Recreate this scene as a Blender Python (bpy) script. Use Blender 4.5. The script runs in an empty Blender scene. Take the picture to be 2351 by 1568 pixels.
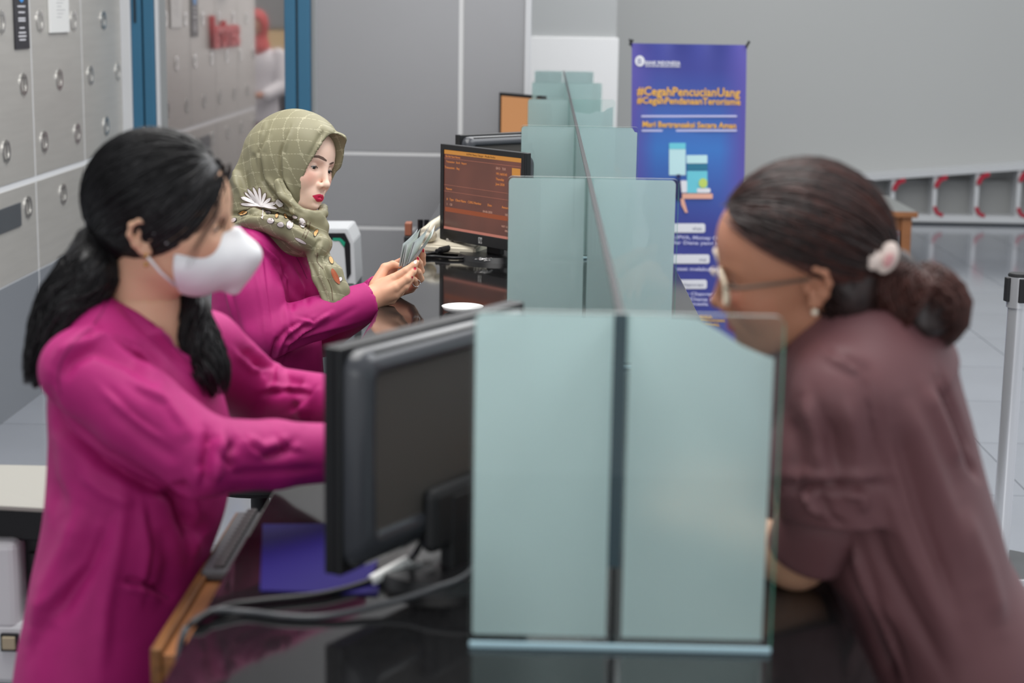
import bpy, bmesh, math, random
import numpy as np
from mathutils import Vector, Matrix, Quaternion
random.seed(7)
SC = bpy.context.scene
COL = SC.collection
# ---------------------------------------------------------------- camera
F, CX, CY, HC = 3987.0, 1175.5, 784.0, 1.72
_d = np.array([1262 - CX, 27 - CY, F]); _d /= np.linalg.norm(_d)
_r = .0155
_t = -F * _d[2] / (-_r * _d[0] + _d[1])
_n = np.array([-_r * _t, _t, F]); _n /= np.linalg.norm(_n)
AX, AY, AZ = np.cross(_n, _d), _d, -_n          # world axes in camera axes (x right, y down, z forward)
cam = bpy.data.cameras.new('camera')
co = bpy.data.objects.new('camera', cam); COL.objects.link(co); SC.camera = co
cam.sensor_width = 36; cam.lens = 36 * F / 2351; cam.clip_end = 100; cam.clip_start = .05
_R = np.array([AX, AY, AZ])                     # rows: world axis -> cam comps ; column j: cam axis j in world
co.matrix_world = Matrix(((_R[0][0], -_R[0][1], -_R[0][2], 0), (_R[1][0], -_R[1][1], -_R[1][2], 0),
                          (_R[2][0], -_R[2][1], -_R[2][2], HC), (0, 0, 0, 1)))
cam.dof.use_dof = True; cam.dof.focus_distance = 4.55; cam.dof.aperture_fstop = 3.4
# ---------------------------------------------------------------- world, lights, exposure
w = bpy.data.worlds.new('world'); SC.world = w; w.use_nodes = True
w.node_tree.nodes['Background'].inputs[0].default_value = (.93, .96, 1, 1)
w.node_tree.nodes['Background'].inputs[1].default_value = .72
def area(name, loc, size, power, rot=(0, 0, 0), col=(1, 1, 1)):
    l = bpy.data.lights.new(name, 'AREA'); l.shape = 'RECTANGLE'; l.size, l.size_y = size; l.energy = power; l.color = col
    o = bpy.data.objects.new(name, l); COL.objects.link(o); o.location = loc; o.rotation_euler = rot
    return o
area('ceiling_light', (-.6, 3.4, 4.6), (2.6, 4.5), 205, col=(1, .98, .95))
area('ceiling_light', (.6, 9.5, 5.2), (4, 5), 230, col=(1, .99, .97))
area('window_daylight', (-1.2, -4.5, 2.2), (6, 2.6), 70, (math.radians(90), 0, 0), (.96, .98, 1))
area('ceiling_light', (3.6, 6.0, 5.2), (3, 6), 190, col=(.96, .98, 1))
vs = SC.view_settings; vs.view_transform = 'Standard'; vs.look = 'None'; vs.gamma = 1; vs.use_curve_mapping = False
vs.exposure = 0.0
# ---------------------------------------------------------------- helpers
def ray(px, py):
    r = np.array([(px - CX) / F, (py - CY) / F, 1.0]); return np.array([r @ AX, r @ AY, r @ AZ])
def atY(px, py, y): r = ray(px, py); k = y / r[1]; return Vector((r[0] * k, y, HC + r[2] * k))
def atZ(px, py, z): r = ray(px, py); k = (z - HC) / r[2]; return Vector((r[0] * k, r[1] * k, z))
def atX(px, py, x): r = ray(px, py); k = x / r[0]; return Vector((x, r[1] * k, HC + r[2] * k))
def proj(P):
    P = np.asarray(P, float); c = P[:, :1] * AX + P[:, 1:2] * AY + (P[:, 2:3] - HC) * AZ
    return CX + F * c[:, 0] / c[:, 2], CY + F * c[:, 1] / c[:, 2]
def lin(c): c /= 255; return c / 12.92 if c <= .04045 else ((c + .055) / 1.055) ** 2.4
def rgb(r, g, b): return (lin(r), lin(g), lin(b), 1)
MATS = {}
def mat(name, col=(.8, .8, .8, 1), rough=.5, metal=0, spec=.5, bump=0, bscale=40, var=0, vscale=6, coat=0, emit=None, estr=1,
        attr=None, sheen=0, stretch=None, sss=0, trans=0, ior=1.45, alpha=1, aniso=0):
    if name in MATS: return MATS[name]
    m = bpy.data.materials.new(name); m.use_nodes = True; nt = m.node_tree; N = nt.nodes; L = nt.links
    b = N['Principled BSDF']; MATS[name] = m
    b.inputs['Base Color'].default_value = col; b.inputs['Roughness'].default_value = rough
    b.inputs['Metallic'].default_value = metal; b.inputs['Specular IOR Level'].default_value = spec
    b.inputs['Coat Weight'].default_value = coat; b.inputs['IOR'].default_value = ior
    b.inputs['Transmission Weight'].default_value = trans; b.inputs['Alpha'].default_value = alpha
    b.inputs['Anisotropic'].default_value = aniso
    if sheen: b.inputs['Sheen Weight'].default_value = sheen; b.inputs['Sheen Roughness'].default_value = .4
    if sss:
        b.inputs['Subsurface Weight'].default_value = sss; b.inputs['Subsurface Scale'].default_value = .006
        b.inputs['Subsurface Radius'].default_value = (1, .4, .25)
    tc = N.new('ShaderNodeTexCoord'); src = tc.outputs['Object']
    if stretch:
        mp = N.new('ShaderNodeMapping'); mp.inputs['Scale'].default_value = stretch; L.new(src, mp.inputs[0]); src = mp.outputs[0]
    csock = None
    if attr:
        a = N.new('ShaderNodeAttribute'); a.attribute_name = attr; csock = a.outputs['Color']
        L.new(csock, b.inputs['Base Color'])
    if var:
        n = N.new('ShaderNodeTexNoise'); n.inputs['Scale'].default_value = vscale; n.inputs['Detail'].default_value = 5; L.new(src, n.inputs['Vector'])
        mx = N.new('ShaderNodeHueSaturation'); mr = N.new('ShaderNodeMapRange')
        mr.inputs[1].default_value = .3; mr.inputs[2].default_value = .7; mr.inputs[3].default_value = 1 - var; mr.inputs[4].default_value = 1 + var
        L.new(n.outputs[0], mr.inputs[0]); L.new(mr.outputs[0], mx.inputs['Value'])
        if csock: L.new(csock, mx.inputs['Color'])
        else: mx.inputs['Color'].default_value = col
        L.new(mx.outputs[0], b.inputs['Base Color'])
    if bump:
        n = N.new('ShaderNodeTexNoise'); n.inputs['Scale'].default_value = bscale; n.inputs['Detail'].default_value = 4; L.new(src, n.inputs['Vector'])
        bp = N.new('ShaderNodeBump'); bp.inputs['Strength'].default_value = bump; bp.inputs['Distance'].default_value = .004
        L.new(n.outputs[0], bp.inputs['Height']); L.new(bp.outputs[0], b.inputs['Normal'])
    if emit: b.inputs['Emission Color'].default_value = emit; b.inputs['Emission Strength'].default_value = estr
    return m
def tag(o, label=None, cat=None, group=None, kind=None):
    if label: o['label'] = label
    if cat: o['category'] = cat
    if group: o['group'] = group
    if kind: o['kind'] = kind
    return o
def empty(name, loc=(0, 0, 0), rz=0, label=None, cat=None, group=None):
    o = bpy.data.objects.new(name, None); o.empty_display_size = .1; COL.objects.link(o); o.location = loc; o.rotation_euler = (0, 0, rz)
    return tag(o, label, cat, group)
def wmat(o):
    M = o.matrix_basis.copy()
    return M if o.parent is None else wmat(o.parent) @ o.matrix_parent_inverse @ M
def wp(o, parent, M=None):
    """parent o keeping its world placement"""
    o.parent = parent; o.matrix_parent_inverse = wmat(parent).inverted()
    if M is not None: o.matrix_basis = M
    return o
def link(name, me, m, parent=None, smooth=False):
    o = bpy.data.objects.new(name, me); COL.objects.link(o)
    if m is not None:
        me.materials.clear(); me.materials.append(m)
    if parent: o.parent = parent
    if smooth:
        me.polygons.foreach_set('use_smooth', [True] * len(me.polygons))
    return o
def pyd(name, v, f, m, parent=None, smooth=False):
    me = bpy.data.meshes.new(name); me.from_pydata([tuple(map(float, p)) for p in v], [], f); me.update()
    return link(name, me, m, parent, smooth)
class MB:
    """collects shapes in one bmesh"""
    def __init__(s): s.bm = bmesh.new()
    def box(s, a, b, bev=0, M=None, seg=2):
        a = Vector(a); b = Vector(b); t = bmesh.new()
        g = bmesh.ops.create_cube(t, size=1)
        bmesh.ops.scale(t, vec=b - a, verts=t.verts); bmesh.ops.translate(t, vec=(a + b) / 2, verts=t.verts)
        if bev: bmesh.ops.bevel(t, geom=t.edges[:], offset=bev, segments=seg, affect='EDGES', profile=.5)
        return s.add(t, M)
    def add(s, t, M=None):
        if M is not None: bmesh.ops.transform(t, matrix=M, verts=t.verts)
        me = bpy.data.meshes.new('t'); t.to_mesh(me); t.free(); s.bm.from_mesh(me); bpy.data.meshes.remove(me); return s
    def cyl(s, p, q, r0, r1=None, n=20, cap=True, bev=0):
        p = Vector(p); q = Vector(q); r1 = r0 if r1 is None else r1; t = bmesh.new()
        bmesh.ops.create_cone(t, cap_ends=cap, segments=n, radius1=r0, radius2=r1, depth=(q - p).length)
        if bev: bmesh.ops.bevel(t, geom=[e for e in t.edges if len(e.link_faces) == 2 and any(len(fc.verts) > 4 for fc in e.link_faces)], offset=bev, segments=2, affect='EDGES')
        M = Matrix.Translation((p + q) / 2) @ (q - p).to_track_quat('Z', 'Y').to_matrix().to_4x4()
        return s.add(t, M)
    def sph(s, c, r, n=16, M=None):
        t = bmesh.new(); bmesh.ops.create_uvsphere(t, u_segments=n, v_segments=n // 2 + 1, radius=1)
        r = (r, r, r) if not hasattr(r, '__len__') else r
        bmesh.ops.scale(t, vec=r, verts=t.verts)
        if M is not None: bmesh.ops.transform(t, matrix=M, verts=t.verts)
        bmesh.ops.translate(t, vec=c, verts=t.verts); return s.add(t)
    def prism(s, pts, h, M=None, bev=0):
        """polygon in xy extruded along z from 0 to h"""
        t = bmesh.new(); vs_ = [t.verts.new((x, y, 0)) for x, y in pts]; fc = t.faces.new(vs_)
        r = bmesh.ops.extrude_face_region(t, geom=[fc]); bmesh.ops.translate(t, vec=(0, 0, h), verts=[v for v in r['geom'] if isinstance(v, bmesh.types.BMVert)])
        bmesh.ops.recalc_face_normals(t, faces=t.faces)
        if bev: bmesh.ops.bevel(t, geom=t.edges[:], offset=bev, segments=2, affect='EDGES')
        return s.add(t, M)
    def tube(s, pts, r, n=8, closed=False):
        P = [Vector(p) for p in pts]; R = r if hasattr(r, '__len__') else [r] * len(P); rings = []; up = Vector((0, 0, 1)); prev = None
        for i, p in enumerate(P):
            a = P[max(i - 1, 0)]; b = P[min(i + 1, len(P) - 1)]; d = (b - a).normalized()
            if prev is None: u = d.orthogonal().normalized()
            else: u = (prev - d * prev.dot(d)); u = u.normalized() if u.length > 1e-6 else d.orthogonal().normalized()
            prev = u; v = d.cross(u)
            rings.append([s.bm.verts.new(p + (u * math.cos(2 * math.pi * k / n) + v * math.sin(2 * math.pi * k / n)) * R[i]) for k in range(n)])
        for A, B in zip(rings, rings[1:]):
            for k in range(n): s.bm.faces.new((A[k], A[(k + 1) % n], B[(k + 1) % n], B[k]))
        s.bm.faces.new(rings[0][::-1]); s.bm.faces.new(rings[-1]); return s
    def build(s, name, m, parent=None, smooth=False, angle=None):
        me = bpy.data.meshes.new(name); s.bm.to_mesh(me); s.bm.free()
        o = link(name, me, m, parent, smooth or angle is not None)
        if angle is not None:
            me.set_sharp_from_angle(angle=math.radians(angle))
        return o
def rrect(x0, y0, x1, y1, r, n=6, rs=None):
    """rounded rectangle points, rs = radii bl, br, tr, tl"""
    rs = rs or (r, r, r, r); out = []
    for (cx, cy, a0), q in zip(((x0, y0, 180), (x1, y0, 270), (x1, y1, 0), (x0, y1, 90)), rs):
        sx = 1 if cx == x0 else -1; sy = 1 if cy == y0 else -1
        if q <= 0: out.append((cx, cy)); continue
        for k in range(n + 1):
            a = math.radians(a0 + 90 * k / n); out.append((cx + sx * q + q * math.cos(a), cy + sy * q + q * math.sin(a)))
    return out
def smooth_path(pts, n=8):
    """Catmull-Rom through points"""
    P = [np.array(p, float) for p in pts]; P = [2 * P[0] - P[1]] + P + [2 * P[-1] - P[-2]]; out = []
    for i in range(1, len(P) - 2):
        for k in range(n):
            t = k / n; a, b, c, d = P[i - 1:i + 3]
            out.append(.5 * ((2 * b) + (c - a) * t + (2 * a - 5 * b + 4 * c - d) * t * t + (3 * b - a - 3 * c + d) * t ** 3))
    out.append(P[-2]); return out
def text(body, size, m, parent, M, name='lettering', ext=.0004, off=0, align='LEFT', width=None):
    c = bpy.data.curves.new(name, 'FONT'); c.body = body; c.size = size; c.extrude = ext; c.offset = off; c.align_x = align; c.resolution_u = 2
    o = bpy.data.objects.new(name, c); COL.objects.link(o)
    bpy.context.view_layer.update()
    me = bpy.data.meshes.new_from_object(o.evaluated_get(bpy.context.evaluated_depsgraph_get())); bpy.data.objects.remove(o)
    me.name = name
    if width:
        xs = [v.co.x for v in me.vertices]; k = width / max(1e-6, max(xs) - min(xs)); x0 = min(xs)
        for v in me.vertices: v.co.x = (v.co.x - x0) * k
    me.transform(M); return link(name, me, m, parent)
# ---------------------------------------------------------------- setting
XL, YB, CT = -2.25, 9.3, .964      # left wall, back wall, counter top height
m_tile = mat('floor_tile', rgb(132, 136, 143), .10, var=.05, vscale=1.5)
m_grout = mat('floor_grout', rgb(110, 114, 120), .6)
floor = tag(MB().box((-5, -2, -.1), (7, 15.6, -.004)).build('floor', m_grout), kind='structure')
tile_me = None
for i in range(14):
    for j in range(15):
        x, y = -3.0 + .6 * i, 3.0 + .8 * j
        if x > 5 or y > 14.6: continue
        if tile_me is None:
            o = MB().box((-.2975, -.3975, -.02), (.2975, .3975, 0)).build('tile', m_tile, floor); tile_me = o.data
        else:
            o = bpy.data.objects.new('tile', tile_me); COL.objects.link(o); o.parent = floor
        o.location = (x + .3, y + .4, 0)
# left wall: brushed panels with raised emblems
m_steel = mat('brushed_panel', rgb(190, 187, 181), .36, metal=.3, var=.04, vscale=3, stretch=(1, 1, 14))
m_steel_lo = mat('grey_base_panel', rgb(132, 136, 142), .45, metal=.1)
m_emb = mat('polished_emblem', rgb(205, 205, 203), .18, metal=.9)
m_white_seam = mat('white_seam', rgb(205, 206, 208), .5)
m_dark_gap = mat('seam_backing', rgb(222, 223, 225), .6)
YL0 = 5.15
wl = tag(MB().box((XL - .25, YL0, 0), (XL - .003, YB + .3, 6.2)).build('wall_left', m_dark_gap), kind='structure')
seams = [YL0, 5.93, 6.77, 7.61, 8.44, 9.23]
mats_emb = None
def emblem_mesh():
    mb = MB()
    def arc(a0, a1, off):
        p = []; n = 14
        for k in range(n + 1):
            a = math.radians(a0 + (a1 - a0) * k / n); p.append((off + .042 * math.cos(a), .047 * math.sin(a)))
        for k in range(n + 1):
            a = math.radians(a1 + (a0 - a1) * k / n); p.append((off + .027 * math.cos(a), .031 * math.sin(a)))
        mb.prism(p, .006)
    arc(105, 255, -.010); arc(-75, 75, .010)
    mb.box((-.008, -.05, 0), (.006, .05, .007))
    o = mb.build('emblem', m_emb); return o
emb0 = emblem_mesh(); emb_me = emb0.data; bpy.data.objects.remove(emb0)
rows = [(z, 7.195 + .55 * ((k + 0) % 2) / 2) for k, z in enumerate((1.645, 1.38, 1.115, .852))]
Mw = Matrix(((0, 0, 1, 0), (1, 0, 0, 0), (0, 1, 0, 0), (0, 0, 0, 1)))   # local x -> world Y, y -> Z, z -> X
for a, b in zip(seams, seams[1:]):
    for z0, z1, m in ((0, .556, m_steel_lo), (.562, .950, m_steel), (.976, 6.2, m_steel)):
        mb = MB().box((XL - .0028, a + .010, z0), (XL, b - .010, z1), .001)
        p = mb.build('panel', m, wl)
        for z, y0 in rows:
            if not (z0 < z < z1): continue
            for k in range(-6, 6):
                y = y0 + .553 * k
                if a + .03 < y < b - .03:
                    e = bpy.data.objects.new('emblem', emb_me); COL.objects.link(e); wp(e, p, Matrix.Translation((XL - .001, y, z)) @ Mw)
# recessed slot in the lower left panel
m_slot = mat('slot_grey', rgb(96, 100, 104), .4, metal=.4)
slot = MB().box((XL - .002, 7.02, .785), (XL + .006, 7.36, .886), .002).build('cash_slot', m_slot)
tag(slot, 'grey metal slot plate in the lower panel of the left wall', 'slot')
# back wall (composite panels) with the blue framed door
m_grey = mat('grey_composite', rgb(160, 160, 162), .34, metal=.4, var=.015, vscale=2)
m_joint = mat('white_joint', rgb(214, 214, 214), .55)
wb = tag(MB().box((-1.235, YB + .004, 0), (-.104, YB + .25, 6.2)).build('wall_back', m_joint), kind='structure')
for x0, x1 in ((-1.235, -.473), (-.455, -.104)):
    for z0, z1 in ((0, .552), (.572, .952), (.972, 6.2)):
        MB().box((x0 + .004, YB, z0), (x1 - .004, YB + .0045, z1), .001).build('panel', m_grey, wb)
MB().box((-.128, YB - .012, 0), (-.098, YB + .255, 6.2), .003).build('corner_trim', m_white_seam, wb)
hd = tag(MB().box((XL, YB, 2.35), (-1.235, YB + .25, 6.2)).build('wall_above_door', m_grey), kind='structure')
tr = tag(MB().box((XL - .01, YB - .07, 0), (XL + .045, YB + .03, 6.2), .004).build('trim_1', m_white_seam), kind='structure')
m_blue = mat('blue_paint', rgb(52, 104, 134), .4, var=.03, vscale=4)
m_mirror = mat('reflective_glass', rgb(196, 190, 188), .035, metal=.92)
dr = tag(MB().box((-2.03, YB - .0, .02), (-1.40, YB + .012, 2.3)).build('door_1', m_mirror), kind='structure')
for x0, x1 in ((-2.205, -2.150), (-2.142, -2.085), (-1.395, -1.335), (-1.325, -1.262)):
    MB().box((x0, YB - .045, 0), (x1, YB + .05, 2.35), .006).build('door_frame', m_blue, dr)
MB().box((-2.205, YB - .045, 2.28), (-1.262, YB + .05, 2.35), .006).build('door_head', m_blue, dr)
MB().box((-2.083, YB - .03, 0), (-2.070, YB + .03, 2.3), .003).build('glazing_bead', m_white_seam, dr)
MB().cyl((-2.146, YB - .05, .98), (-2.146, YB - .05, 1.08), .007).build('hinge', mat('hinge_steel', rgb(190, 190, 190), .3, metal=.9), dr)
MB().box((-2.187, YB - .05, 1.63), (-2.176, YB - .04, 1.78)).build('lock_slot', mat('black_slot', rgb(20, 26, 32), .5), dr)
# end column with white lower cladding, far hall wall
m_colgrey = mat('column_grey', rgb(172, 174, 174), .6)
m_clad = mat('white_cladding', rgb(228, 228, 228), .5)
ec = tag(MB().box((-.6, 11.3, 0), (.43, 11.8, 6.2)).build('wall_end', m_colgrey), kind='structure')
MB().box((-.6, 11.28, 0), (.445, 11.305, 1.562), .004).build('cladding', m_clad, ec)
m_hall = mat('hall_wall_grey', rgb(182, 183, 181), .38, metal=.15, var=.02, vscale=.6)
wf = tag(MB().box((-6, 15.05, 0), (9, 15.3, 6)).build('wall_far', m_hall), kind='structure')
# low ramp in front of the far wall: bays, ribs, red corner guards
m_rampw = mat('ramp_white', rgb(196, 198, 200), .4)
m_bay = mat('ramp_bay_grey', rgb(150, 151, 150), .45)
m_red = mat('red_guard', rgb(165, 30, 52), .5)
m_skirt = mat('black_skirting', rgb(24, 30, 36), .5)
Y0 = 14.72
slope = lambda x: .367 + (x - 2.443) * .0875
ramp = empty('access_ramp', (3.2, Y0, 0), 0, 'low white ramp with framed grey bays and red corner guards along the far wall', 'ramp')
ramp_children = []
def rb(mb, name, m):
    o = mb.build(name, m); o.parent = ramp; o.matrix_parent_inverse = Matrix.Translation((-3.2, -Y0, 0)); return o
x0, x1 = 1.2, 5.2
def sl(xa, xb, za, zb, ya, yb, name, m):
    v = [(xa, ya, slope(xa) + za), (xb, ya, slope(xb) + za), (xb, ya, slope(xb) + zb), (xa, ya, slope(xa) + zb)]
    v += [(x, yb, z) for x, y, z in v]
    o = pyd(name, v, [(0, 1, 2, 3), (7, 6, 5, 4), (0, 4, 5, 1), (1, 5, 6, 2), (2, 6, 7, 3), (3, 7, 4, 0)], m)
    o.parent = ramp; o.matrix_parent_inverse = Matrix.Translation((-3.2, -Y0, 0)); return o
sl(x0, x1, -.03, .012, Y0 - .02, Y0 + .33, 'top_rail', m_rampw)
rb(MB().box((x0, Y0 - .02, .02), (x1, Y0 + .33, .075), .004), 'bottom_rail', m_rampw)
rb(MB().box((x0, Y0 - .03, 0), (x1, Y0 + .33, .02)), 'skirting', m_skirt)
rb(MB().box((x0, Y0 + .2, .05), (x1, Y0 + .22, .36)), 'back_panel', m_bay)
pitch = .352
for k in range(11):
    x = 1.52 + pitch * k
    v = [(x - .015, Y0, .06), (x + .02, Y0, .06), (x + .02, Y0, slope(x) - .01), (x - .015, Y0, slope(x) - .01)]
    v += [(a, Y0 + .21, c) for a, b, c in v]
    o = pyd('rib', v, [(0, 1, 2, 3), (7, 6, 5, 4), (0, 4, 5, 1), (1, 5, 6, 2), (2, 6, 7, 3), (3, 7, 4, 0)], m_rampw)
    o.parent = ramp; o.matrix_parent_inverse = Matrix.Translation((-3.2, -Y0, 0))
    for top in (1, 0):
        zc = slope(x) - .035 if top else .08; sgn = -1 if top else 1
        pts = [(0, 0)] + [(.10 * math.cos(a) if 0 else .0, 0) for a in ()]
        ro, ri = .105, .07
        poly = [(.095 - ro * math.sin(math.radians(q)), sgn * (ro - ro * math.cos(math.radians(q))) - sgn * .014) for q in range(0, 91, 15)] + [(.095 - ri * math.sin(math.radians(q)), sgn * (ro - ri * math.cos(math.radians(q))) - sgn * .014) for q in range(90, -1, -15)]
        if top == 0: poly = [(p[0] * .8, p[1] * .8) for p in poly]
        Mg = Matrix(((1, 0, 0, x), (0, 0, 1, Y0 - .028), (0, 1, 0, zc), (0, 0, 0, 1)))
        rb(MB().prism(poly, .02, Mg), 'corner_guard', m_red)
# ---------------------------------------------------------------- counter
m_gran = mat('black_granite', rgb(24, 24, 25), .07, spec=.5, var=.35, vscale=160)
m_cbody = mat('counter_front', rgb(70, 70, 74), .4)
ctr = empty('service_counter', (-.02, 2, 0), 0, 'long black polished granite service counter running away from the camera', 'counter')
def cpart(mb, name, m, **k):
    o = mb.build(name, m, **k); o.parent = ctr; o.matrix_parent_inverse = Matrix.Translation((.02, -2, 0)); return o
cpart(MB().box((-.426, 1.2, CT - .035), (.396, 9.28, CT), .003), 'worktop', m_gran)
cpart(MB().box((-.09, 9.28, CT - .035), (.396, 11.25, CT), .003), 'worktop', m_gran)
cpart(MB().box((-.02, 1.25, 0), (.33, 9.28, CT - .035)), 'front_panel', m_cbody)
cpart(MB().box((-.02, 9.28, 0), (.33, 11.25, CT - .035)), 'front_panel', m_cbody)
for y in (1.3, 3.69, 5.38, 7.07, 8.76): cpart(MB().box((-.36, y - .02, 0), (-.02, y + .02, CT - .035)), 'support_panel', m_cbody)
# ---------------------------------------------------------------- glass partitions
def glass_mat():
    m = bpy.data.materials.new('clear_glass'); m.use_nodes = True; nt = m.node_tree; N = nt.nodes; L = nt.links
    N.remove(N['Principled BSDF']); out = N['Material Output']
    tr_ = N.new('ShaderNodeBsdfTransparent'); tr_.inputs[0].default_value = (.93, .975, .965, 1)
    gl = N.new('ShaderNodeBsdfGlossy'); gl.inputs[0].default_value = (1, 1, 1, 1); gl.inputs['Roughness'].default_value = .02
    fr = N.new('ShaderNodeFresnel'); fr.inputs[0].default_value = 1.35
    mx = N.new('ShaderNodeMixShader'); L.new(fr.outputs[0], mx.inputs[0]); L.new(tr_.outputs[0], mx.inputs[1]); L.new(gl.outputs[0], mx.inputs[2])
    L.new(mx.outputs[0], out.inputs[0]); return m
def film_mat():
    m = bpy.data.materials.new('frosted_film'); m.use_nodes = True; nt = m.node_tree; N = nt.nodes; L = nt.links
    N.remove(N['Principled BSDF']); out = N['Material Output']
    c = (.75, .835, .84, 1)
    df = N.new('ShaderNodeBsdfDiffuse'); df.inputs[0].default_value = c
    tl = N.new('ShaderNodeBsdfTranslucent'); tl.inputs[0].default_value = (.90, .955, .96, 1)
    rf = N.new('ShaderNodeBsdfRefraction'); rf.inputs[0].default_value = (.92, .985, .99, 1); rf.inputs['Roughness'].default_value = .62; rf.inputs['IOR'].default_value = 1.12
    a = N.new('ShaderNodeMixShader'); a.inputs[0].default_value = .45; L.new(df.outputs[0], a.inputs[1]); L.new(tl.outputs[0], a.inputs[2])
    b = N.new('ShaderNodeMixShader'); b.inputs[0].default_value = .42; L.new(a.outputs[0], b.inputs[1]); L.new(rf.outputs[0], b.inputs[2])
    L.new(b.outputs[0], out.inputs[0]); return m
m_glass = glass_mat(); m_film = film_mat()
m_gedge = mat('green_glass_edge', rgb(112, 214, 184), .25, spec=.6)
m_gedge2 = mat('pale_glass_edge', rgb(150, 158, 156), .25, spec=.6)
m_bead = mat('sealant_bead', rgb(176, 208, 218), .3)
m_cap = mat('dark_glass_edge', rgb(44, 46, 49), .45, spec=.3)
PX0, PX1, GX = -.083, .281, .090
PY = [2.0 + 1.69 * i for i in range(6)]; PZ = CT + .412
ordn = ['nearest the camera', 'second from the camera', 'third from the camera', 'fourth from the camera', 'fifth from the camera', 'farthest from the camera']
for i, y in enumerate(PY):
    r = empty('glass_partition', ((PX0 + PX1) / 2, y, CT), 0, 'frosted glass partition across the counter, ' + ordn[i], 'partition', 'partitions across the counter')
    def gp(mb, name, m, **k):
        o = mb.build(name, m, **k); o.parent = r; o.matrix_parent_inverse = Matrix.Translation((-(PX0 + PX1) / 2, -y, -CT)); return o
    Mx = Matrix(((1, 0, 0, 0), (0, 0, 1, y - .005), (0, 1, 0, 0), (0, 0, 0, 1)))   # local xy -> world XZ
    x1 = PX1 + (.0 if i in (0, 1, 2) else -.01)
    pts = rrect(PX0, CT + .001, x1, PZ, .012, 5, rs=(0, 0, .012, .012))
    mb = MB(); mb.prism(pts, .010, Mx)
    g = gp(mb, 'glass_pane', m_glass)
    g.data.materials.append(m_gedge); g.data.materials.append(m_gedge2); g.data.materials.append(m_cap)
    for p in g.data.polygons:
        if abs(p.normal.y) < .5: p.material_index = 1 if p.normal.x < -.5 else 2
    gapL, gapR = (.008, .011)
    film_l = rrect(PX0 + .003, CT + .012, GX - gapL, PZ - .004, .01, 5, rs=(.004, 0, 0, .01))
    if i == 0:   # torn corner
        film_r = [(GX + gapR, CT + .012), (x1 - .010, CT + .012), (x1 - .010, PZ - .052), (x1 - .026, PZ - .047), (x1 - .05, PZ - .036), (x1 - .075, PZ - .02), (x1 - .10, PZ - .006), (x1 - .12, PZ - .004), (GX + gapR, PZ - .004)]
    elif i == 3:
        film_r = [(GX + gapR, CT + .012), (x1 - .008, CT + .012), (x1 - .008, PZ - .03), (x1 - .03, PZ - .036), (x1 - .045, PZ - .05), (x1 - .075, PZ - .048), (x1 - .1, PZ - .06), (x1 - .14, PZ - .055), (GX + gapR, PZ - .05)]
    elif i == 2:
        film_r = [(GX + gapR, CT + .012), (x1 - .004, CT + .012), (x1 - .004, PZ - .018), (x1 - .012, PZ - .016), (x1 - .02, PZ - .004), (GX + gapR, PZ - .004)]
    else:
        film_r = rrect(GX + gapR, CT + .012, x1 - .006, PZ - .004, .01, 5, rs=(0, .004, .01, 0))
    Mf = Matrix(((1, 0, 0, 0), (0, 0, 1, y + .0052), (0, 1, 0, 0), (0, 0, 0, 1)))
    gp(MB().prism(film_l, .0006, Mf), 'frosted_film', m_film)
    gp(MB().prism(film_r, .0006, Mf), 'frosted_film', m_film)
    gp(MB().box((PX0, y - .011, CT), (x1, y - .005, CT + .008), .002), 'sealant', m_bead)
lg = empty('glass_divider', (GX, PY[0], CT), 0, 'long clear glass divider standing lengthwise along the counter between the partitions', 'glass divider')
def lp(mb, name, m):
    o = mb.build(name, m); o.parent = lg; o.matrix_parent_inverse = Matrix.Translation((-GX, -PY[0], -CT)); return o
for a, b in zip(PY, PY[1:]):
    lp(MB().box((GX - .004, a + .008, CT), (GX + .004, b - .008, PZ - .004)), 'glass_pane', m_glass)
    lp(MB().box((GX - .0045, a + .008, PZ - .004), (GX + .0045, b - .008, PZ - .0005)), 'top_edge', m_cap)
lp(MB().box((GX - .0075, PY[0] + .006, CT + .10), (GX + .008, PY[0] + .010, PZ - .003)), 'end_edge', mat('blue_glass_end', rgb(34, 66, 80), .2, spec=.6))
# ---------------------------------------------------------------- monitors
m_blk = mat('black_plastic', rgb(26, 26, 28), .32, spec=.5)
m_blkm = mat('matt_black_plastic', rgb(30, 30, 32), .55)
m_gloss = mat('dark_gloss_shell', rgb(58, 60, 65), .2, spec=.6)
m_backp = mat('monitor_back_panel', rgb(74, 70, 67), .5)
m_vent = mat('vent_grille', rgb(30, 31, 33), .5, bump=1, bscale=260)
m_silver = mat('silver_logo', rgb(190, 190, 188), .35, metal=.5)
def put(mb, name, m, root, **k):
    o = mb.build(name, m, root, **k); return o
def loft(rings, cap0=True, cap1=True):
    v = []; f = []; n = len(rings[0])
    for r in rings: v += r
    for i in range(len(rings) - 1):
        for k in range(n): f.append((i * n + k, i * n + (k + 1) % n, (i + 1) * n + (k + 1) % n, (i + 1) * n + k))
    if cap0: f.append(tuple(range(n))[::-1])
    if cap1: f.append(tuple(range((len(rings) - 1) * n, len(rings) * n)))
    return v, f
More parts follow.
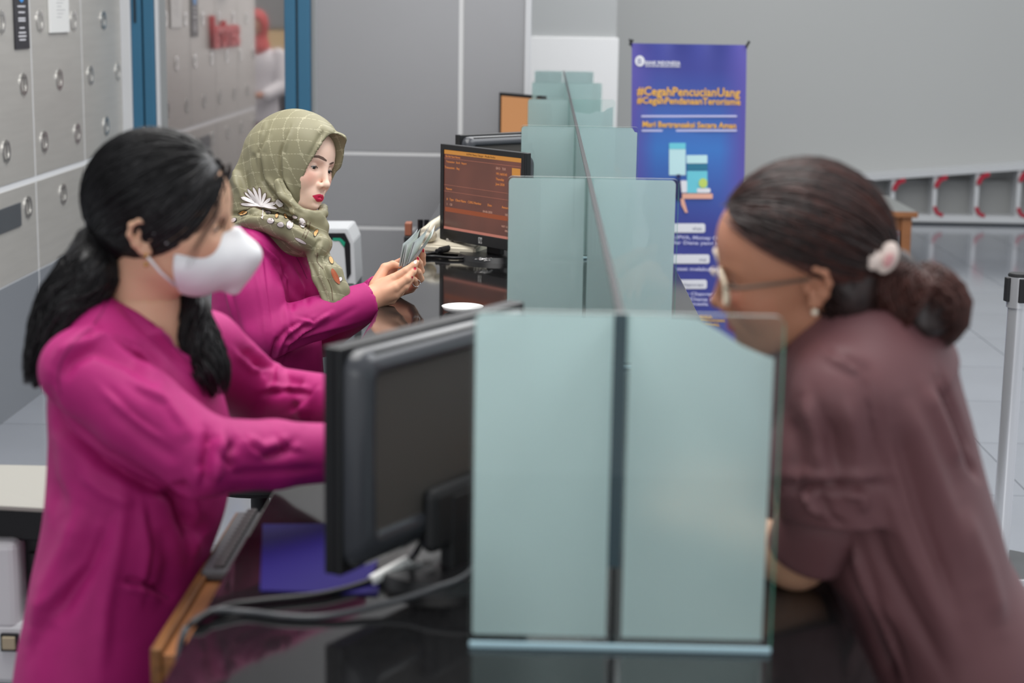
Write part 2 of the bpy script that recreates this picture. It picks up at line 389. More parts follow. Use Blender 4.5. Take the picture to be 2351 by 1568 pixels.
def monitor(center, ang, W, H, zb, label, screen, base=True, name='monitor'):
    r = empty(name, (center[0], center[1], CT), ang, label, 'monitor', 'monitors along the counter')
    z0, z1 = zb, zb + H
    fr = MB()
    fr.box((-W / 2, .006, z0), (W / 2, .026, z1), .003)
    for a, b in (((-W / 2, z0), (-W / 2 + .017, z1)), ((W / 2 - .017, z0), (W / 2, z1)), ((-W / 2 + .015, z1 - .017), (W / 2 - .015, z1)), ((-W / 2 + .015, z0), (W / 2 - .015, z0 + .034))):
        fr.box((a[0], 0, a[1]), (b[0], .008, b[1]), .0015)
    put(fr, 'bezel', m_blk, r)
    put(MB().box((-W / 2 + .016, .0035, z0 + .033), (W / 2 - .016, .0065, z1 - .016)), 'screen', screen, r)
    prof = ((.006, .026), (.006, .034), (.012, .046), (.026, .056), (.034, .056), (.038, .050))
    rings = []
    for ins, y in prof:
        rings.append([(x, y, z) for x, z in rrect(-W / 2 + ins, z0 + ins * (1.4 if ins > .01 else 1), W / 2 - ins, z1 - ins, max(.012, .03 - ins * .4), 5)])
    v, f = loft(rings, cap0=False, cap1=False)
    sh = pyd('back_shell', v, f, m_gloss, r, True)
    v2, f2 = loft([rings[-1], [(x * .985, .0495, z * .985 + .015 * (z0 + z1) / 2) for x, y, z in rings[-1]]], cap0=False)
    pyd('back_panel', v2, f2, m_backp, r)
    put(MB().box((-W / 2 + .045, .030, z1 - .0125), (W / 2 - .045, .047, z1 - .0095)), 'vent', m_vent, r)
    bulge = MB().box((-.075, .045, z0 - .004), (.075, .07, z0 + .085), .012)
    put(bulge, 'rear_housing', m_blkm, r)
    put(MB().box((-.032, .05, .012), (.032, .072, z0 + .07), .004), 'stand_neck', m_blkm, r)
    t = bmesh.new(); bmesh.ops.create_cone(t, cap_ends=True, segments=48, radius1=.116, radius2=.108, depth=.016)
    b = MB().add(t, Matrix.Translation((0, .045, .008)) @ Matrix.Diagonal((1, .86, 1, 1)))
    put(b, 'stand_base', m_blk, r, angle=30)
    lg_ = put(MB().box((-.009, -.0008, z0 + .007), (.009, .001, z0 + .026), .0005), 'logo', m_silver, r)
    text('hp', .018, m_blk, lg_, Matrix(((1, .25, 0, -.0072), (0, 0, -1, -.0011), (0, 1, 0, z0 + .0125), (0, 0, 0, 1))), ext=.0002)
    return r
m_scr_dark = mat('idle_screen', rgb(14, 14, 16), .18)
def screen_mat():
    m = bpy.data.materials.new('terminal_screen'); m.use_nodes = True; nt = m.node_tree; N = nt.nodes; L = nt.links
    b = N['Principled BSDF']; b.inputs['Base Color'].default_value = rgb(20, 16, 16); b.inputs['Roughness'].default_value = .3
    tc = N.new('ShaderNodeTexCoord'); n = N.new('ShaderNodeTexNoise'); n.inputs['Scale'].default_value = 4; L.new(tc.outputs['Object'], n.inputs['Vector'])
    cr = N.new('ShaderNodeValToRGB'); cr.color_ramp.elements[0].color = rgb(92, 58, 50); cr.color_ramp.elements[1].color = rgb(124, 74, 62)
    cr.color_ramp.elements[0].position = .35; cr.color_ramp.elements[1].position = .65
    L.new(n.outputs[0], cr.inputs[0]); L.new(cr.outputs[0], b.inputs['Emission Color']); b.inputs['Emission Strength'].default_value = .75; return m
m_term = screen_mat()
m_orange_scr = mat('orange_screen', rgb(30, 20, 15), .3, emit=rgb(206, 146, 96), estr=.8)
m_obar = mat('orange_bar', rgb(30, 20, 10), .4, emit=rgb(206, 140, 62), estr=.8)
m_oband = mat('row_highlight', rgb(30, 20, 10), .4, emit=rgb(150, 74, 44), estr=.8)
m_olet = mat('orange_letters', rgb(30, 20, 10), .4, emit=rgb(224, 138, 72), estr=.8)
m_plet = mat('pale_letters', rgb(30, 20, 10), .4, emit=rgb(196, 150, 132), estr=.8)
m_pline = mat('screen_rule', rgb(30, 20, 10), .4, emit=rgb(170, 104, 86), estr=.8)
def mon_at(tl, tr, W, H, ztop, label, screen, back=False):
    d = (tr - tl); d.z = 0; d.normalize()
    c = tl + d * W / 2
    ang = math.atan2(d.y, d.x) + (math.pi if back else 0)
    return monitor((c.x, c.y), ang, W, H, ztop - H - CT, label, screen)
ZT = 1.307
mon1 = mon_at(atZ(742, 795, ZT), atZ(1200, 681, ZT), .44, .295, ZT, 'large black monitor seen from behind at the masked teller, nearest the camera', m_scr_dark, back=True)
mon2 = mon_at(atZ(1011, 330, ZT), atZ(1207, 352, ZT), .415, .30, ZT, 'black monitor with a brown and orange transaction screen beside the beige telephone', m_term)
mon3 = mon_at(atZ(1045, 309, ZT), atZ(1200, 302, ZT), .42, .295, ZT, 'black monitor turned away, its vented top showing behind the transaction screen', m_scr_dark, back=True)
mon4 = mon_at(atZ(1146, 212, ZT), atZ(1215, 218, ZT), .40, .295, ZT, 'farthest monitor with a plain glowing orange screen', m_orange_scr)
# screen content of the transaction monitor
s2 = [c for c in mon2.children if c.name.startswith('screen')][0]
W2, z0_, z1_ = .415 / 2 - .016, ZT - .30 - CT + .033, ZT - CT - .016
SWd, SHt = 2 * W2, z1_ - z0_
def sbar(x0, x1, t0, t1, m, name): put(MB().box((-W2 + x0 * SWd, .0028, z1_ - t1 * SHt), (-W2 + x1 * SWd, .0036, z1_ - t0 * SHt)), name, m, s2)
def stext(b, x, t, sz, m): text(b, sz, m, s2, Matrix(((1, 0, 0, -W2 + x * SWd), (0, 0, -1, .0027), (0, 1, 0, z1_ - t * SHt), (0, 0, 0, 1))), ext=.0002)
sbar(0, 1, 0, .055, m_obar, 'title_bar'); sbar(0, 1, .105, .11, m_pline, 'rule'); sbar(0, 1, .44, .444, m_pline, 'rule'); sbar(0, 1, .52, .524, m_pline, 'rule')
sbar(.02, 1, .72, .775, m_oband, 'highlight_row'); sbar(.88, .98, .13, .22, m_obar, 'icon')
sbar(.005, 1, .965, 1.0, mat('screen_glow', rgb(30, 20, 20), .4, emit=rgb(190, 120, 104), estr=.8), 'status_bar')
stext('KUPVA Money Changer - Mozilla Firefox', .30, .042, .0085, mat('bar_letters', rgb(60, 40, 30), .6)); stext('File Edit View History', .02, .094, .0085, m_olet)
stext('Transaction   Stock   Report', .03, .16, .009, m_olet); stext('Transaction :  Buy', .01, .235, .0105, m_olet)
for t, b in ((.17, 'EKO   TLR'), (.235, '191.168.0.42'), (.30, 'Thursday'), (.36, 'June 2020')): stext(b, .68, t, .0105, m_plet if t < .2 else m_olet)
stext('Payment', .03, .50, .009, m_olet); stext('#   Type   Client Name   CS/BG Number', .04, .63, .0105, m_olet); stext('Date', .58, .63, .0105, m_olet); stext('Amount (Rp)', .76, .63, .0105, m_olet)
stext('1    CB', .04, .695, .01, m_plet); stext('04-06-2020', .52, .715, .01, m_plet); stext('100,640', .80, .715, .01, m_plet); stext('VAT 1.0 %', .76, .86, .009, m_plet); stext('100,640', .80, .91, .009, m_plet)
# ---------------------------------------------------------------- telephone
m_beige = mat('beige_plastic', rgb(214, 206, 186), .38)
m_key = mat('phone_key', rgb(150, 145, 138), .5)
ph = empty('telephone', (-.275, 5.50, CT), math.radians(-20), 'beige desk telephone with handset behind the transaction monitor', 'telephone')
def wedge(x0, x1, y0, y1, za, zb, zc=.006):
    return [(x0, y0, zc), (x1, y0, zc), (x1, y1, zc), (x0, y1, zc), (x0, y0, za), (x1, y0, za), (x1, y1, zb), (x0, y1, zb)]
BOXF = [(3, 2, 1, 0), (4, 5, 6, 7), (0, 1, 5, 4), (1, 2, 6, 5), (2, 3, 7, 6), (3, 0, 4, 7)]
def bevmesh(v, f, name, m, parent, b=.006):
    t = bmesh.new(); vv = [t.verts.new(p) for p in v]; [t.faces.new([vv[i] for i in q]) for q in f]
    bmesh.ops.recalc_face_normals(t, faces=t.faces); bmesh.ops.bevel(t, geom=t.edges[:], offset=b, segments=3, affect='EDGES')
    return MB().add(t).build(name, m, parent, angle=40)
bevmesh(wedge(-.10, .10, -.11, .11, .03, .07), BOXF, 'body', m_beige, ph)
for k in range(16):
    kx, ky = k % 4, k // 4
    y = -.06 + ky * .024; z = .034 + (y + .11) / .22 * .04
    put(MB().box((-.018 + kx * .026, y - .006, z - .006), (.0 + kx * .026, y + .006, z + .005), .0025), 'key', m_key, ph)
hs = MB().tube(smooth_path([(-.07, -.1, .06), (-.07, -.06, .082), (-.07, 0, .092), (-.07, .06, .1), (-.07, .1, .092)], 5), [.022, .024, .022, .018, .016, .015, .015, .015, .015, .015, .015, .015, .015, .016, .018, .022, .024, .024, .023, .022, .02][:21], 12)
put(hs, 'handset', m_beige, ph, smooth=True)
for c_ in ((-.07, -.085, .056), (-.07, .09, .08)): put(MB().sph(c_, (.027, .03, .022)), 'handset_end', m_beige, ph, smooth=True)
# cables by the second monitor
m_cable = mat('black_cable', rgb(18, 18, 20), .4)
cb = MB().tube(smooth_path([atZ(1090, 548, 1.0), atZ(1062, 562, .99), atZ(1030, 572, .985), atZ(985, 583, .972), atZ(940, 600, .971), (-.39, 5.0, .971)]), .0045)
fer = MB(); p, q = atZ(1040, 568, .987), atZ(1010, 575, .983); fer.cyl(p, q, .0105, n=14, bev=.002); fer.cyl(p + (p - q) * .25, q - (p - q) * .25, .007, n=12)
c1 = put(cb, 'monitor_cable', m_cable, None, smooth=True); tag(c1, 'black monitor cable with a ferrite bead beside the telephone', 'cable'); put(fer, 'ferrite_bead', m_blkm, c1)
c2 = put(MB().tube(smooth_path([atZ(1150, 582, .972), atZ(1100, 590, .971), atZ(1040, 592, .971), atZ(980, 589, .971), atZ(930, 604, .971)]), .0045), 'power_cable', m_cable, None, smooth=True)
tag(c2, 'plain black cable lying on the counter along the foot of the telephone', 'cable')
m_clip = mat('paper_clip_steel', rgb(205, 205, 205), .2, metal=1)
def clip_me():
    mb = MB(); P = [(0, .002, 0), (.018, .002, 0), (.021, .005, 0), (.018, .008, 0), (.003, .008, 0), (.0, .005, 0), (.003, .0035, .001), (.015, .0035, .001)]
    mb.tube(smooth_path(P, 3), .0007, 4); o = mb.build('paper_clip', m_clip, None, smooth=True); me = o.data; bpy.data.objects.remove(o); return me
clip = clip_me()
for n, c, g, lab in ((14, atZ(1118, 596, CT + .018), 'paper clips on the base of the transaction monitor', 'small steel paper clip in the pile on the base of the transaction monitor'),
                     (9, atZ(962, 1297, CT + .018), 'paper clips on the base of the nearest monitor', 'small steel paper clip in the pile on the base of the nearest monitor')):
    for k in range(n):
        o = bpy.data.objects.new('paper_clip', clip); COL.objects.link(o)
        o.location = (c.x + random.gauss(0, .014), c.y + random.gauss(0, .012), CT + .0172 + .0012 * (k % 3)); o.rotation_euler = (random.uniform(-.2, .2), random.uniform(-.2, .2), random.uniform(0, 6)); tag(o, lab, 'paper clip', g)
dish = atZ(1062, 717, CT)
t = [(0, .002), (.03, .002), (.045, .008), (.052, .016), (.054, .016), (.047, .005), (.031, 0), (0, 0)]
v = []; f = []; n = 32
for r_, z in t: v += [(r_ * math.cos(2 * math.pi * k / n), r_ * math.sin(2 * math.pi * k / n), z) for k in range(n)]
for i in range(len(t) - 1): f += [(i * n + k, i * n + (k + 1) % n, (i + 1) * n + (k + 1) % n, (i + 1) * n + k) for k in range(n)]
o = pyd('saucer', v, f, mat('white_ceramic', rgb(205, 205, 204), .25), None, True); o.location = (dish.x, dish.y, CT + .0005); tag(o, 'small shallow white dish on the counter behind the nearest monitor', 'dish')
# ---------------------------------------------------------------- nearest teller station
m_wood = mat('worn_wood', rgb(158, 104, 62), .5, var=.25, vscale=5, stretch=(14, 1.2, 14), bump=.15, bscale=30)
m_woodd = mat('worn_wood_edge', rgb(126, 82, 42), .55, var=.3, vscale=6, stretch=(12, 1.5, 12))
tr_ = empty('keyboard_tray', (-.4, 2.45, .85), 0, 'worn brown wooden pull-out keyboard tray under the counter edge', 'tray')
def tp(mb, name, m):
    o = mb.build(name, m); o.parent = tr_; o.matrix_parent_inverse = Matrix.Translation((.4, -2.45, -.85)); return o
tp(MB().box((-.5, 2.17, .862), (-.1, 2.80, .876), .001), 'board', m_wood)
tp(MB().box((-.512, 2.165, .835), (-.496, 2.805, .886), .003), 'front_lip', m_woodd)
tp(MB().box((-.496, 2.168, .84), (-.1, 2.182, .862), .001), 'side_rail', m_woodd)
tp(MB().box((-.496, 2.79, .84), (-.1, 2.804, .862), .001), 'side_rail', m_woodd)
for y in (2.175, 2.795): tp(MB().box((-.36, y - .01, .87), (-.1, y + .01, CT - .036)), 'runner', m_woodd)
m_kb = mat('keyboard_grey', rgb(92, 92, 96), .4)
m_kkey = mat('keyboard_key', rgb(74, 70, 72), .35)
kb = empty('keyboard', (-.43, 2.66, .877), math.radians(90), 'dark grey computer keyboard on the wooden tray', 'keyboard')
put(MB().box((-.19, -.075, 0), (.12, .075, .018), .006), 'case', m_kb, kb)
kme = None
for ky in range(5):
    for kx in range(15):
        if kme is None: o = put(MB().box((-.008, -.008, 0), (.008, .008, .009), .002), 'key', m_kkey, kb); kme = o.data
        else: o = bpy.data.objects.new('key', kme); COL.objects.link(o); o.parent = kb
        o.location = (-.175 + kx * .02, -.048 + ky * .024, .016)
m_purple = mat('purple_sheet', rgb(32, 23, 92), .7, spec=.15)
a, b, c, d = atZ(603, 1206, CT + .001), atZ(597, 1358, CT + .001), atZ(868, 1366, CT + .001), atZ(880, 1204, CT + .001)
V = [(*p.xy, CT + .0004) for p in (a, b, c, d)] + [(*p.xy, CT + .003) for p in (a, b, c, d)]
o = pyd('desk_mat', V, [(3, 2, 1, 0), (4, 5, 6, 7), (0, 1, 5, 4), (1, 2, 6, 5), (2, 3, 7, 6), (3, 0, 4, 7)], m_purple)
tag(o, 'flat purple-blue folder lying on the counter under the nearest monitor', 'folder')
cab = put(MB().tube(smooth_path([(-.44, 2.06, .80), (-.442, 2.04, .94), atZ(452, 1425, CT + .008), atZ(520, 1392, CT + .006), atZ(600, 1380, CT + .0055), atZ(740, 1364, CT + .0055), atZ(850, 1334, CT + .007), atZ(935, 1288, CT + .02), atZ(972, 1238, CT + .06), (-.115, 2.44, 1.08)], 8), .0045), 'video_cable', m_cable, None, smooth=True)
tag(cab, 'black cable with a white tag running from the nearest monitor over the counter edge', 'cable')
p, q = atZ(852, 1334, CT + .0075), atZ(938, 1287, CT + .021)
put(MB().cyl(p, q, .0075, n=12, bev=.001), 'white_tag', mat('white_tag', rgb(232, 232, 230), .5), cab)
c3 = put(MB().tube(smooth_path([(-.438, 2.03, .78), (-.44, 2.015, .94), atZ(470, 1410, CT + .008), atZ(560, 1405, CT + .005), atZ(650, 1415, CT + .005), atZ(750, 1415, CT + .0055), atZ(900, 1382, CT + .013), atZ(1000, 1350, CT + .028), atZ(1080, 1312, CT + .04), (-.055, 2.30, 1.03), (-.10, 2.40, 1.05)], 8), .0045), 'power_cable', mat('grey_cable', rgb(60, 62, 66), .35), None, smooth=True)
tag(c3, 'grey power cable curving across the granite in front of the purple folder', 'cable')
# ---------------------------------------------------------------- banknote counting machines
m_white = mat('white_plastic', rgb(206, 208, 210), .35)
m_greyp = mat('grey_plastic', rgb(120, 124, 130), .45)
m_dk = mat('dark_interior', rgb(16, 16, 20), .45)
bc = empty('banknote_counter', (-1.08, 3.12, 0), 0, 'white and grey banknote counting machine behind the masked teller at the left edge', 'counting machine')
def bp_(mb, name, m, par=None, **k):
    o = mb.build(name, m, **k); o.parent = par or bc
    o.matrix_parent_inverse = Matrix.Translation((1.08, -3.12, 0)); return o
bp_(MB().box((-1.30, 2.98, 0), (-.90, 3.35, .50), .006), 'stand', m_greyp)
bp_(MB().box((-1.28, 2.97, .50), (-.905, 3.3, .62), .012), 'base_body', m_white)
bp_(MB().box((-1.28, 2.97, .60), (-.937, 3.3, .772), .016, seg=3), 'housing', m_white)
bp_(MB().box((-.94, 3.02, .615), (-.86, 3.28, .80), .004), 'note_chamber', m_dk)
bp_(MB().box((-1.15, 3.0, .765), (-.87, 3.28, .832), .004), 'feed_frame', m_dk)
for x in (-.92, -.885): bp_(MB().cyl((x, 3.012, .71), (x, 3.012, .74), .009, n=12), 'feed_roller', m_blkm)
v = [(-1.2, 2.95, .846), (-.85, 2.95, .834), (-.85, 3.16, .836), (-.93, 3.22, .84), (-1.2, 3.22, .84)]
v += [(x, y, z + .007) for x, y, z in v]
o = pyd('hopper_plate', v, [(4, 3, 2, 1, 0), (5, 6, 7, 8, 9), (0, 1, 6, 5), (1, 2, 7, 6), (2, 3, 8, 7), (3, 4, 9, 8), (4, 0, 5, 9)], mat('cream_plate', rgb(150, 148, 141), .5)); o.parent = bc; o.matrix_parent_inverse = Matrix.Translation((1.08, -3.12, 0))
s = atY(28, 1472, 2.968)
sw = bp_(MB().box((s.x - .02, 2.962, s.z - .018), (s.x + .012, 2.975, s.z + .015), .001), 'switch_recess', m_dk)
o = MB().box((s.x - .016, 2.957, s.z - .013), (s.x + .008, 2.965, s.z + .011), .002).build('rocker_switch', mat('switch_tan', rgb(170, 158, 132), .5)); wp(o, sw)
bc2 = empty('banknote_counter', (-.8, 6.6, 0), 0, 'white counting machine with a black band and green corner behind the teller in the headscarf', 'counting machine')
def b2(mb, name, m, **k):
    o = mb.build(name, m, **k); o.parent = bc2; o.matrix_parent_inverse = Matrix.Translation((.8, -6.6, 0)); return o
def xz(px): return [(p.x, p.z) for p in (atY(x, y, 6.5) for x, y in px)]
Mz = lambda y: Matrix(((1, 0, 0, 0), (0, 0, 1, y), (0, 1, 0, 0), (0, 0, 0, 1)))
b2(MB().prism(xz([(690, 525), (798, 525), (812, 556), (817, 655), (690, 655)]), .25, Mz(6.5), .003), 'housing', m_white)
b2(MB().prism(xz([(690, 535), (792, 535), (804, 560), (806, 628), (798, 640), (690, 640)]), .01, Mz(6.494), .001), 'black_band', m_dk)
b2(MB().prism(xz([(690, 551), (780, 551), (791, 566), (797, 650), (690, 650)]), .012, Mz(6.488), .003), 'front_cover', m_white)
b2(MB().prism(xz([(765, 546), (782, 546), (793, 556), (791, 567), (780, 552), (765, 552)]), .014, Mz(6.486), .001), 'green_corner', mat('green_plastic', rgb(30, 150, 118), .4))
b2(MB().box((-.98, 6.5, 0), (-.72, 6.75, .70), .004), 'stand', m_greyp)
# stamp rack beyond the hand
q_ = atZ(950, 540, .95)
sr = empty('stamp_rack', (-.46, 6.5, .86), 0, 'dark stamp rack with black handles beside a brown wooden block at the next station', 'stamp rack')
for nm, bx, m in (('rack_base', ((-.53, 6.45, .862), (-.41, 6.56, .886)), m_blkm), ('wood_block', ((-.528, 6.46, .886), (-.503, 6.52, .935)), mat('brown_block', rgb(150, 92, 70), .5))):
    o = MB().box(*bx, .004).build(nm, m); wp(o, sr)
for x in (-.472, -.448):
    o = MB().cyl((x, 6.5, .886), (x, 6.5, .945), .009, .011, 12, bev=.002).build('handle', m_blk); wp(o, sr)
tr2 = tag(MB().box((-.52, 6.35, .835), (-.1, 6.95, .862), .003).build('keyboard_tray', m_cbody), 'grey pull-out tray under the counter at the next station', 'tray')
# ---------------------------------------------------------------- hanging signs on the left wall
m_paper = mat('white_paper', rgb(226, 226, 224), .6)
pp = put(MB().box((XL + .001, 7.875, 1.592), (XL + .012, 8.19, 1.98), .002), 'notice_paper', m_paper, None)
tag(pp, 'white printed notice hanging on the left wall panel', 'notice')
m_prn = mat('print_grey', rgb(188, 188, 188), .7)
for k in range(9): put(MB().box((XL + .012, 7.98 + .01 * (k % 2), 1.66 + .016 * k), (XL + .0126, 8.06 + .03 * ((k * 7) % 3), 1.664 + .016 * k)), 'print_line', m_prn, pp)
Mwall = lambda y, z, x=XL + .0075: Matrix(((0, 0, 1, x), (1, 0, 0, y), (0, 1, 0, z), (0, 0, 0, 1)))
m_stk = mat('black_sign', rgb(34, 34, 40), .4)
bs = put(MB().prism([(0, 0), (.205, 0), (.205, .25), (.185, .30), (.205, .42), (0, .42), (.02, .30), (0, .25)], .005, Mwall(7.365, 1.53, XL + .001)), 'wall_sign', m_stk, None)
tag(bs, 'narrow black sign with a blue shield on the left wall panel', 'sign')
put(MB().prism([(.045 + .0575 * (1 - math.cos(math.radians(a))), .27 - .075 * math.sin(math.radians(a))) for a in range(0, 181, 15)] + [(.16, .38), (.045, .38)], .002, Mwall(7.365, 1.53, XL + .006)), 'shield', mat('bright_blue', rgb(60, 150, 225), .4), bs)
m_pw = mat('print_white', rgb(205, 205, 210), .6)
for k, (z, w_) in enumerate(((.175, .11), (.15, .09), (.125, .10), (.115, .10), (.085, .07), (.065, .1), (.05, .11), (.035, .09))): put(MB().box((XL + .006, 7.467 - w_ / 2, 1.53 + z), (XL + .0066, 7.467 + w_ / 2, 1.53 + z + .007)), 'print_line', m_pw, bs)
sg = empty('wall_sign', (XL, 6.55, 1.55), 0, 'red raised lettering below a blue emblem, seen mirrored in the door glass', 'sign')
m_rl = mat('red_letters', rgb(196, 44, 52), .4); m_bl = mat('blue_emblem', rgb(66, 116, 205), .4)
o = text('sentral', .30, m_rl, sg, Matrix(((0, 0, 1, XL + .002), (1, 0, 0, 5.98), (0, 1, 0, 1.45), (0, 0, 0, 1))), ext=.03, off=.006, width=.98); o.matrix_parent_inverse = Matrix.Translation((-XL, -6.55, -1.55))
o = MB().prism([(.26 * math.cos(a * math.pi / 16), .20 * math.sin(a * math.pi / 16)) for a in range(32)], .05, Mwall(6.5, 1.99, XL + .002)).build('emblem', m_bl); wp(o, sg)
# ---------------------------------------------------------------- banner
BX0, BX1, BZ1, BZ0, BY = .413, .985, 1.572, .04, 8.8
bn = empty('banner_stand', ((BX0 + BX1) / 2, BY, 0), 0, 'blue and purple standing banner with yellow headlines behind the counter', 'banner')
def bput(o): o.parent = bn; o.matrix_parent_inverse = Matrix.Translation((-(BX0 + BX1) / 2, -BY, 0)); return o
nx, nz = 40, 90; v = []; f = []; cols = []
def bwave(u, s):  # relief of the hanging cloth
    return .0025 * math.sin(u * 9 + s * 5) * (1 - s) + .004 * math.sin(u * 23 + 4 * s) * math.exp(-((1 - s) / .12) ** 2) * 0 + .009 * math.sin(u * 19 + 2) * math.exp(-s / .05) + .002 * math.sin(u * 6 - s * 11)
for th in (0, .0015):
    for j in range(nz + 1):
        for i in range(nx + 1):
            u, s = i / nx, j / nz; v.append((BX0 + (BX1 - BX0) * u + .035 * s, BY + th + bwave(u, s), BZ1 + (BZ0 - BZ1) * s))
            e = min(1, max(0, (abs(u - .5) - .28) / .2)); mid = max(0, 1 - abs(s - .34) / .26); 
            A = np.array([66, 72, 152.]) * (1 - mid) + np.array([62, 120, 196.]) * mid
            cc = A * (1 - e) + np.array([92, 84, 168.]) * e; cols.append([lin(x) for x in cc] + [1])
N1 = (nx + 1) * (nz + 1)
for j in range(nz):
    for i in range(nx):
        q = j * (nx + 1) + i; f.append((q, q + nx + 1, q + nx + 2, q + 1)); f.append((N1 + q, N1 + q + 1, N1 + q + nx + 2, N1 + q + nx + 1))
sheet = bput(pyd('banner_sheet', v, f, mat('banner_print', rough=.45, attr='Col'), None, True))
ca = sheet.data.color_attributes.new('Col', 'FLOAT_COLOR', 'POINT'); ca.data.foreach_set('color', np.array(cols, np.float32).ravel())
m_yel = mat('banner_yellow', rgb(238, 180, 70), .5); m_bw = mat('banner_white', rgb(232, 232, 238), .5); m_lav = mat('banner_lavender', rgb(196, 196, 232), .5)
def bpos(px, py): p = atY(px, py, BY); return p.x, p.z
def conf(o):   # lay print on the waving sheet
    for q in o.data.vertices:
        s = (BZ1 - q.co.z) / (BZ1 - BZ0); u = (q.co.x - BX0 - .035 * s) / (BX1 - BX0); q.co.y += bwave(u, s)
    return bput(o)
def btext(b, px, py, pxw, m, size, off=0):
    x, z = bpos(px, py); x2, _ = bpos(px + pxw, py)
    o = text(b, size, m, None, Matrix(((1, 0, 0, 0), (0, 0, -1, BY - .0035), (0, 1, 0, z), (0, 0, 0, 1))), ext=.0003, off=off, width=x2 - x)
    for q in o.data.vertices: q.co.x += x
    o.parent = None; return conf(o)
def bshape(poly, m, name, y=-.0035):
    P = [bpos(*p) for p in poly]; o = MB().prism(P, .0006, Matrix(((1, 0, 0, 0), (0, 0, 1, BY + y), (0, 1, 0, 0), (0, 0, 0, 1)))).build(name, m); return conf(o)
def brr(x0, y0, x1, y1, r=5): return [(a, b) for a, b in rrect(x0, y0, x1, y1, r, 4)]
btext('#CegahPencucianUang', 1462, 218, 237, m_yel, .060, .0012); btext('#CegahPendanaanTerorisme', 1462, 237, 238, m_yel, .046, .001)
btext('Mari Bertransaksi Secara Aman', 1475, 291, 215, m_yel, .040, .001)
bshape(brr(1472, 264.5, 1692, 269, 2), m_lav, 'rule'); bshape(brr(1473, 297.5, 1692, 302, 2), m_lav, 'rule')
bshape([(1469 + 11 * math.cos(a * math.pi / 10), 140 + 12.5 * math.sin(a * math.pi / 10)) for a in range(20)], m_bw, 'logo_disc'); btext('B', 1464, 147, 9, mat('banner_navy', rgb(58, 62, 140), .5), .04)
btext('BANK INDONESIA', 1481, 148, 81, m_bw, .026, .0006); btext('BANK SENTRAL REPUBLIK INDONESIA', 1482, 153, 80, m_bw, .010, .0003)
m_cy = mat('print_cyan', rgb(112, 205, 222), .5); m_cyl = mat('print_pale_cyan', rgb(196, 232, 236), .5); m_tl = mat('print_teal', rgb(48, 120, 150), .5); m_pk = mat('print_peach', rgb(236, 178, 156), .5); m_gy = mat('print_lime', rgb(196, 218, 110), .5); m_nv = mat('print_navy', rgb(36, 44, 92), .5)
for P, m in ((brr(1536, 328, 1574, 402, 1), m_cyl), (brr(1536, 328, 1574, 342, 1), m_cy), (brr(1576, 356, 1624, 375, 1), m_cyl), (brr(1577, 376, 1624, 390, 1), m_tl), (brr(1577, 392, 1624, 443, 1), m_cy), (brr(1562, 414, 1577, 442, 3), m_bw), (brr(1600, 432, 1631, 442, 3), m_bw), (brr(1566, 444, 1636, 456, 2), m_pk), (brr(1560, 443, 1632, 447, 1), m_nv), ([(1614 + 10 * math.cos(a * .314), 420 + 11 * math.sin(a * .314)) for a in range(20)], m_gy), (brr(1553, 400, 1562, 409, 2), m_nv), ([(1562, 456), (1570, 456), (1579, 488), (1573, 488), (1564, 470)], m_pk), ([(1545, 412), (1562, 412), (1565, 444), (1572, 452), (1558, 462), (1545, 450)], m_nv)):
    bshape(P, m, 'illustration', y=-.0030 - .0007 * (list((m_cyl, m_cy, m_tl, m_bw, m_nv, m_pk, m_gy)).index(m)))
m_ink = mat('print_ink', rgb(96, 100, 130), .6)
for x0, y0, x1, tx in ((1470, 513, 1619, 'Pencegahan'), (1470, 584, 1629, 'Pengaduan Kasus'), (1470, 642, 1623, 'Pelaporan')):
    bshape(brr(x0, y0, x1, y0 + 21, 5), m_bw, 'pill'); o = btext(tx, 1556, y0 + 14, (x1 - 1556) - 8, m_ink, .022)
    for q in o.data.vertices: q.co.y -= .0016
for px, py, w_, tx in ((1478, 547, 210, 'Gunakan KUPVA, Money Changer'), (1478, 559, 210, 'dan Transfer Dana yang berizin'), (1478, 619, 210, 'Hati-hati di saat melakukan trans'), (1478, 676, 175, 'Laporkan Money Changer di'), (1478, 688, 166, 'dan Transfer Dana di'), (1560, 700, 66, 'Indonesia')):
    btext(tx, px, py, w_, m_lav, .024, .0008)
for px, py, w_, tx in ((1560, 729, 76, 'INDONESIA'), (1560, 737, 105, 'TOLAK PENCUCIAN'), (1560, 747, 93, 'UANG ILEGAL')): btext(tx, px, py, w_, m_yel, .018, .0008)
for (xa, za, xb, zb) in ((BX0 - .012, BZ1 + .02, BX1 + .03, .03), (BX1 + .012, BZ1 + .02, BX0 + .02, .03)):
    bput(MB().tube([(xa, BY + .012, za), ((xa + xb) / 2, BY + .12, (za + zb) / 2), (xb, BY + .012, zb)], .005).build('banner_pole', m_blkm))
for x in (BX0 - .004, BX1 + .004): bput(MB().cyl((x - .008, BY - .004, BZ1 - .01), (x + .008, BY - .004, BZ1 + .018), .006, n=10).build('corner_hook', m_blkm))
